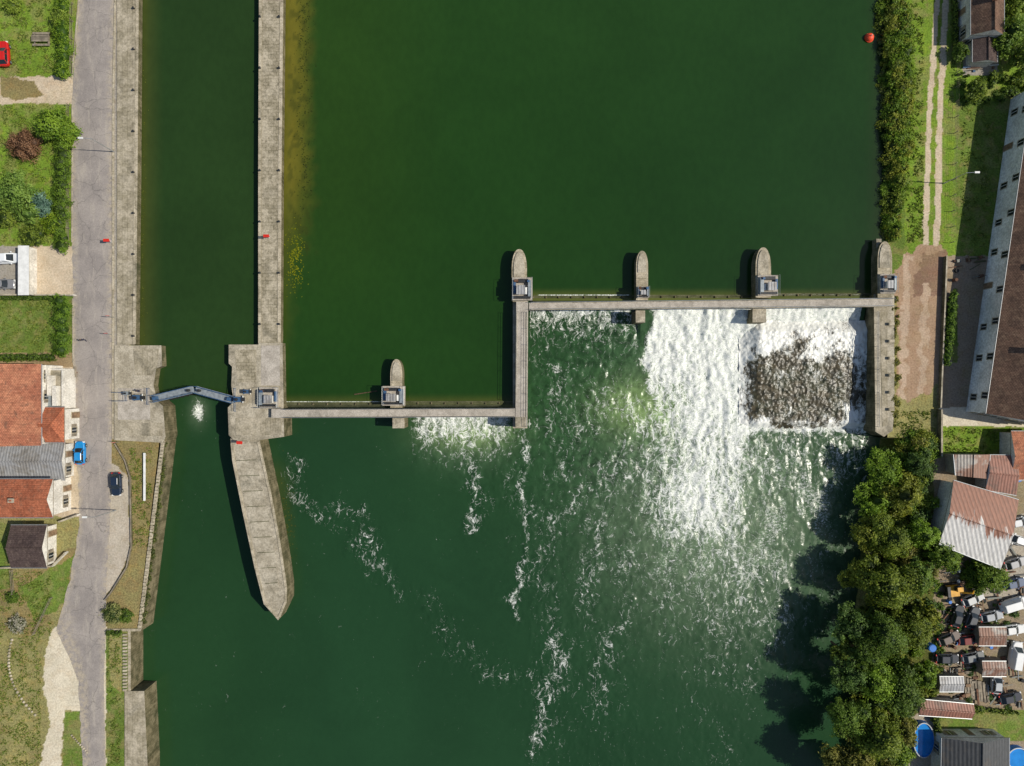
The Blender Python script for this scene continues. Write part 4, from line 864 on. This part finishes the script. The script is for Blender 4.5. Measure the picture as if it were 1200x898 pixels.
# ------------------------------------------------------------ vehicles
def car(name,px,py,head,col,L=4.1,Wd=1.75,van=False,z=0.05):
    x,y,_=W(px,py,0.8); e=empty(name,(x,y,z)); T=Matrix.Translation((x,y,z))@Matrix.Rotation(head,4,'Z')
    pm=paint(name+'_paint',col)
    def ring(hl,hw,cx=0.0,ex=4.0,n=28):
        o=[]
        for i in range(n):
            t=2*math.pi*i/n; c,s=math.cos(t),math.sin(t); o.append((cx+hl*math.copysign(abs(c)**(2/ex),c),hw*math.copysign(abs(s)**(2/ex),s)))
        return o
    b=MB(T); hl,hw=L/2,Wd/2; hood=0.95 if not van else 1.05
    lv=[(0.22,0.95,0.92),(0.38,1.0,0.98),(0.68,1.0,1.0),(hood-0.08,0.975,0.95),(hood,0.93,0.86)]
    for (z0,a,c),(z1,a2,c2) in zip(lv[:-1],lv[1:]): 
        r0,r1=ring(hl*a,hw*c),ring(hl*a2,hw*c2); n=len(r0); b.add([(p[0],p[1],z0) for p in r0]+[(p[0],p[1],z1) for p in r1],[[i,(i+1)%n,n+(i+1)%n,n+i] for i in range(n)],pm)
    r=ring(hl*0.93,hw*0.86); b.add([(p[0],p[1],hood) for p in r],[list(range(len(r)))],pm); r=ring(hl*0.95,hw*0.92); b.add([(p[0],p[1],0.22) for p in r],[list(range(len(r)))],M['darkm'])
    b.build('body',e,smooth=False)
    b=MB(T); zr=1.46 if not van else 2.0
    if van: lo=(-hl*0.93,hl*0.62); hi=(-hl*0.9,hl*0.3)
    else: lo=(-hl*0.88,hl*0.42); hi=(-hl*0.62,hl*0.06)
    wl,wh=hw*0.86,hw*0.68
    def rr(x0,x1,w,ch): return [(x0+ch,-w),(x1-ch,-w*0.97),(x1,-w*0.8),(x1+0.05,0),(x1,w*0.8),(x1-ch,w*0.97),(x0+ch,w),(x0,w*0.85),(x0,-w*0.85)]
    a=rr(lo[0],lo[1],wl,0.15); c=rr(hi[0],hi[1],wh,0.12); b.prism(a,hood-0.01,zr-0.06,M['glass'] if not van else pm,None,c); 
    if van:
        b.add([(lo[1]+0.03,-wl*0.75,hood+0.03),(lo[1]+0.03,wl*0.75,hood+0.03),(hi[1]+0.1,wh*0.78,zr-0.12),(hi[1]+0.1,-wh*0.78,zr-0.12)],[[0,1,2,3]],M['glass'])
    c2=rr(hi[0]+0.08,hi[1]-0.08,wh*0.92,0.12); c3=rr(hi[0],hi[1],wh*1.02,0.12); b.prism(c3,zr-0.058,zr-0.01,pm,pm,c2)
    for s in(-1,1):
        b.box(lo[1]-0.35,s*(hw+0.08),hood-0.05,0.16,0.22,hood+0.1,pm); 
        for t in(0.0,1.0):
            xa=lo[0]*(1-t)+lo[1]*t; xb=hi[0]*(1-t)+hi[1]*t; b.cyl((xa,s*wl*0.97,hood),(xb,s*wh*0.98,zr-0.04),0.045,n=5,mat=pm)
        b.cyl((-0.25,s*wl,hood),(-0.25,s*wh,zr-0.04),0.04,n=5,mat=pm)
    b.build('cabin',e)
    b=MB(T)
    for sx in(-0.62,0.62):
        for s in(-1,1): b.cyl((sx*hl,s*(hw-0.2),0.31),(sx*hl,s*(hw+0.01),0.31),0.31,n=16,mat=M['tyre']); b.cyl((sx*hl,s*(hw),0.31),(sx*hl,s*(hw+0.02),0.31),0.18,n=10,mat=M['rail'])
    b.build('wheels',e)
    b=MB(T)
    for s in(-1,1): b.box(hl*0.93,s*hw*0.68,0.62,0.22,0.36,0.8,M['white']); b.box(-hl*0.95,s*hw*0.7,0.65,0.16,0.3,0.85,M['red'])
    b.build('lights',e); return e
V=math.pi/2
car('blue_car',93.5,531,V,lin(30,135,200)); car('dark_blue_car',136,567.5,-V+0.03,lin(34,46,64)); car('red_car',4,63,V+0.05,lin(196,35,30),4.4,1.85); car('white_van',7,303,0.05,lin(225,228,230),4.8,1.9,True); car('grey_car',4,333,0.0,lin(130,130,132))
for (nm,x,y,a,c,vn) in [('white_car',1190,632,2.8,(225,226,224),False),('white_van',1188,708,0.3,(226,226,222),True),('grey_car',1162,722,0.2,(165,168,170),False),('white_car',1187,738,0.1,(220,220,216),False),('white_van',1190,768,1.4,(225,225,222),True),('dark_car',1122,722,1.3,(50,52,54),False),('dark_car',1140,724,1.2,(80,82,84),False),('rusty_car',1112,748,0.4,(120,108,98),False),('dark_car',1110,772,0.0,(66,68,72),False),('grey_car',1140,770,0.2,(130,132,130),False),('white_car',1140,702,0.4,(200,200,196),False),('silver_car',1194,612,0.2,(160,165,170),False),('silver_car',1190,660,0.3,(150,150,150),False),('blue_car',1188,684,0.2,(60,80,110),False),('red_car',1136,750,0.1,(120,50,42),False),('silver_car',1168,800,1.5,(176,178,178),False),('dark_car',1184,818,0.2,(58,60,66),False)]:
    car(nm,x,y,a,lin(*c),4.0 if not vn else 4.9,1.7 if not vn else 1.95,vn)
def excavator(px,py,rot):
    x,y,_=W(px,py,1.0); b=MB(Matrix.Translation((x,y,0.02))@Matrix.Rotation(rot,4,'Z'))
    for s in(-1,1):
        b.box(0,s*0.85,0.0,2.8,0.45,0.65,M['tyre']); 
        for k in range(4): b.cyl((-1.05+k*0.7,s*0.6,0.33),(-1.05+k*0.7,s*1.1,0.33),0.26,n=10,mat=M['darkm'])
    b.cyl((0,0,0.6),(0,0,0.85),0.6,n=14,mat=M['darkm']); b.box(-0.35,0,0.85,2.1,1.9,1.5,M['yellow'],ts=0.95); b.box(-1.25,0,0.85,0.5,1.8,1.7,M['darkm']); b.box(0.3,0.5,1.5,1.1,0.85,2.4,M['glass'],ts=0.9,topmat=M['yellow'])
    b.cyl((0.6,-0.25,1.2),(2.2,-0.25,2.6),0.2,0.16,8,M['yellow']); b.cyl((2.2,-0.25,2.6),(3.3,-0.25,1.2),0.15,0.12,8,M['yellow']); b.cyl((0.9,-0.25,1.1),(1.8,-0.25,1.9),0.07,n=6,mat=M['rail']); b.box(3.3,-0.25,0.6,0.6,0.7,1.2,M['darkm'],ts=0.8)
    b.build('excavator',bevel=0.03)
excavator(1118,692,0.1)
def scrap(name,x0,y0,x1,y1,n,smin=0.3,smax=1.1):
    b=MB(); ms=[M['rust'],M['wood'],M['woodg'],M['rust'],M['tarp'],M['woodg'],M['rust'],M['wood'],M['conc_d'],M['woodg'],M['darkm']]
    if smax<1: ms=ms+[M['white'],M['steel_b']]
    for i in range(n):
        px=random.uniform(x0,x1);py=random.uniform(y0,y1); x,y,_=W(px,py,0.3); r=random.random(); m=random.choice(ms); a=random.choice([0.1,1.67,0.15,random.uniform(0,3.14)])
        if r<0.36: s=random.uniform(smin,smax); b.box(x,y,0.0,s,s*random.uniform(0.3,0.9),random.uniform(0.1,0.6),m,a,ts=random.uniform(0.85,1))
        elif r<0.76: l=random.uniform(1.0,3.4); z=random.uniform(0.05,0.5); b.box(x,y,z,l,random.uniform(0.1,0.3),z+0.1,m,a)
        elif r<0.86: 
            for k in range(random.randint(1,3)): b.cyl((x,y,k*0.22),(x,y,k*0.22+0.18),0.33,n=12,mat=M['tyre'])
        elif r<0.93: b.cyl((x,y,0),(x,y,0.88),0.29,n=12,mat=random.choice([M['blue'],M['rust'],M['steel'],M['rust']]))
        else: b.cyl((x,y,0.2),(x+math.cos(a)*2,y+math.sin(a)*2,0.35),0.09,n=8,mat=M['rail'])
    return b.build(name)
scrap('scrap_pile',1104,700,1165,760,70); scrap('scrap_pile',1098,776,1165,822,80); scrap('scrap_pile',1165,745,1200,828,35); scrap('scrap_pile',1160,640,1200,700,25); scrap('scrap_pile',1104,655,1150,690,25)
scrap('garden_clutter',1130,76,1165,86,8,0.3,0.8); scrap('garden_clutter',1118,300,1150,330,14,0.3,0.8); scrap('garden_clutter',76,432,90,446,6,0.2,0.6)
scrub('yard_weeds',lambda y:1098,lambda y:1104,690,820,24,2,5,0.3,1.0,PAL[1],150); scrub('yard_weeds',lambda y:1108,lambda y:1190,700,832,40,1.5,5,0.2,0.9,PAL[3],150); hedge('yard_weeds',[(1110,828),(1190,836)],6,1.0,T_D,T_L,irr=0.5)
for (x0,y0,x1,y1,m,h) in [(1148,736,1178,756,'rustsheet',2.2),(1152,776,1178,792,'rustsheet',2.4),(1102,794,1128,810,'greymetal',2.2)]:
    house('small_shed',rect(x0,y0,x1,y1),h,0.25,M[m],M['woodg'],ridge=0,over=0.1)
b=MB()
for i in range(8): p=W(1132+i*3.1,806+i*0.8,0.4); b.box(p[0],p[1],0,0.36,3.6,0.3+0.1*(i%3),M['woodg'],0.1)
b.build('timber_stack')
def pool(px,py,rx,ry,h=1.1):
    x,y,_=W(px,py,h); b=MB(); n=32
    o=[(x+rx*math.cos(2*math.pi*i/n),y+ry*math.sin(2*math.pi*i/n)) for i in range(n)]; inn=[(x+(rx-0.18)*math.cos(2*math.pi*i/n),y+(ry-0.18)*math.sin(2*math.pi*i/n)) for i in range(n)]
    vs=[(p[0],p[1],0) for p in o]+[(p[0],p[1],h) for p in o]+[(p[0],p[1],h) for p in inn]+[(p[0],p[1],h-0.25) for p in inn]
    b.add(vs,[[i,(i+1)%n,n+(i+1)%n,n+i] for i in range(n)],M['blue']); b.add(vs,[[n+i,n+(i+1)%n,2*n+(i+1)%n,2*n+i] for i in range(n)],M['rail']); b.add(vs,[[2*n+i,2*n+(i+1)%n,3*n+(i+1)%n,3*n+i] for i in range(n)]+[list(range(3*n,4*n))],M['poolw'])
    b.cyl((x+rx,y,0),(x+rx+0.5,y,1.4),0.04,n=6,mat=M['rail']); b.build('swimming_pool')
pool(1083,868,1.9,3.1); pool(1194,890,2.0,2.0); 
def barrel(px,py,r=0.6,h=1.2):
    x,y,_=W(px,py,h); b=MB(); b.cyl((x,y,0),(x,y,h),r,r*0.95,16,M['blue']); b.cyl((x,y,h),(x,y,h+0.06),r*0.9,r*0.8,16,M['blue']); b.build('water_barrel')
barrel(1093,760,0.7); barrel(1194,548,1.0,2.0); barrel(1194,560,0.8,1.5)
x,y,_=W(47,45,0.7); b=MB(Matrix.Translation((x,y,0))); 
for k in range(4): b.box(0,-0.45+k*0.3,0.72,3.0,0.26,0.78,M['woodg'])
for s in(-1,1): b.box(0,s*1.0,0.42,3.0,0.35,0.47,M['woodg']); b.box(s*1.2,0,0,0.1,2.2,0.42,M['woodg']); b.box(s*1.2,0,0.42,0.1,0.1,0.72,M['woodg'])
b.build('picnic_table')
def person(name,px,py,head=0.0):
    x,y,_=W(px,py,0.1); e=empty(name,(x,y,0.09))
    J=dict(pel=(0,0,.95),spi=(0,0,1.2),chs=(0,0,1.38),nek=(0,0.01,1.52),hd=(0,0.02,1.66),lh=(-.1,0,.9),lk=(-.11,.16,.5),lf=(-.11,.1,.06),lt=(-.11,.26,.04),rh=(.1,0,.9),rk=(.11,.02,.48),rf=(.11,-.25,.1),rt=(.11,-.1,.03),
     ls=(-.19,0,1.42),lel=(-.25,-.08,1.14),lw=(-.24,.06,.9),lha=(-.24,.12,.83),rs=(.19,0,1.42),rel=(.25,.06,1.15),rw=(.23,.22,.96),rha=(.23,.28,.92))
    R=dict(pel=.15,spi=.13,chs=.15,nek=.06,hd=.1,lh=.1,lk=.065,lf=.045,lt=.04,rh=.1,rk=.065,rf=.045,rt=.04,ls=.07,lel=.05,lw=.035,lha=.04,rs=.07,rel=.05,rw=.035,rha=.04)
    K=list(J); E=[('pel','spi'),('spi','chs'),('chs','nek'),('nek','hd'),('pel','lh'),('lh','lk'),('lk','lf'),('lf','lt'),('pel','rh'),('rh','rk'),('rk','rf'),('rf','rt'),('chs','ls'),('ls','lel'),('lel','lw'),('lw','lha'),('chs','rs'),('rs','rel'),('rel','rw'),('rw','rha')]
    me=bpy.data.meshes.new('body'); c,s=math.cos(head),math.sin(head)
    me.from_pydata([(J[k][0]*c-J[k][1]*s,J[k][0]*s+J[k][1]*c,J[k][2]) for k in K],[(K.index(a),K.index(b_)) for a,b_ in E],[]); me.materials.append(M['cloth'])
    o=bpy.data.objects.new('body',me); scene.collection.objects.link(o); o.parent=e
    sk=o.modifiers.new('skin','SKIN')
    for i,k in enumerate(K): me.skin_vertices[0].data[i].radius=(R[k],R[k])
    me.skin_vertices[0].data[0].use_root=True
    su=o.modifiers.new('sub','SUBSURF'); su.levels=1; su.render_levels=2
    b=MB(Matrix.Translation((x,y,0.09))@Matrix.Rotation(head,4,'Z')); b.ball((0,0.03,1.68),0.115,M['skin'],12,8,1.15); b.ball((0,0.0,1.72),0.12,M['bark'],12,8,1.0); b.ball((0,0.145,1.67),0.02,M['skin'],6,4); b.build('head',e)
person('pedestrian',101,399,0.3); person('pedestrian',166,458,2.0)
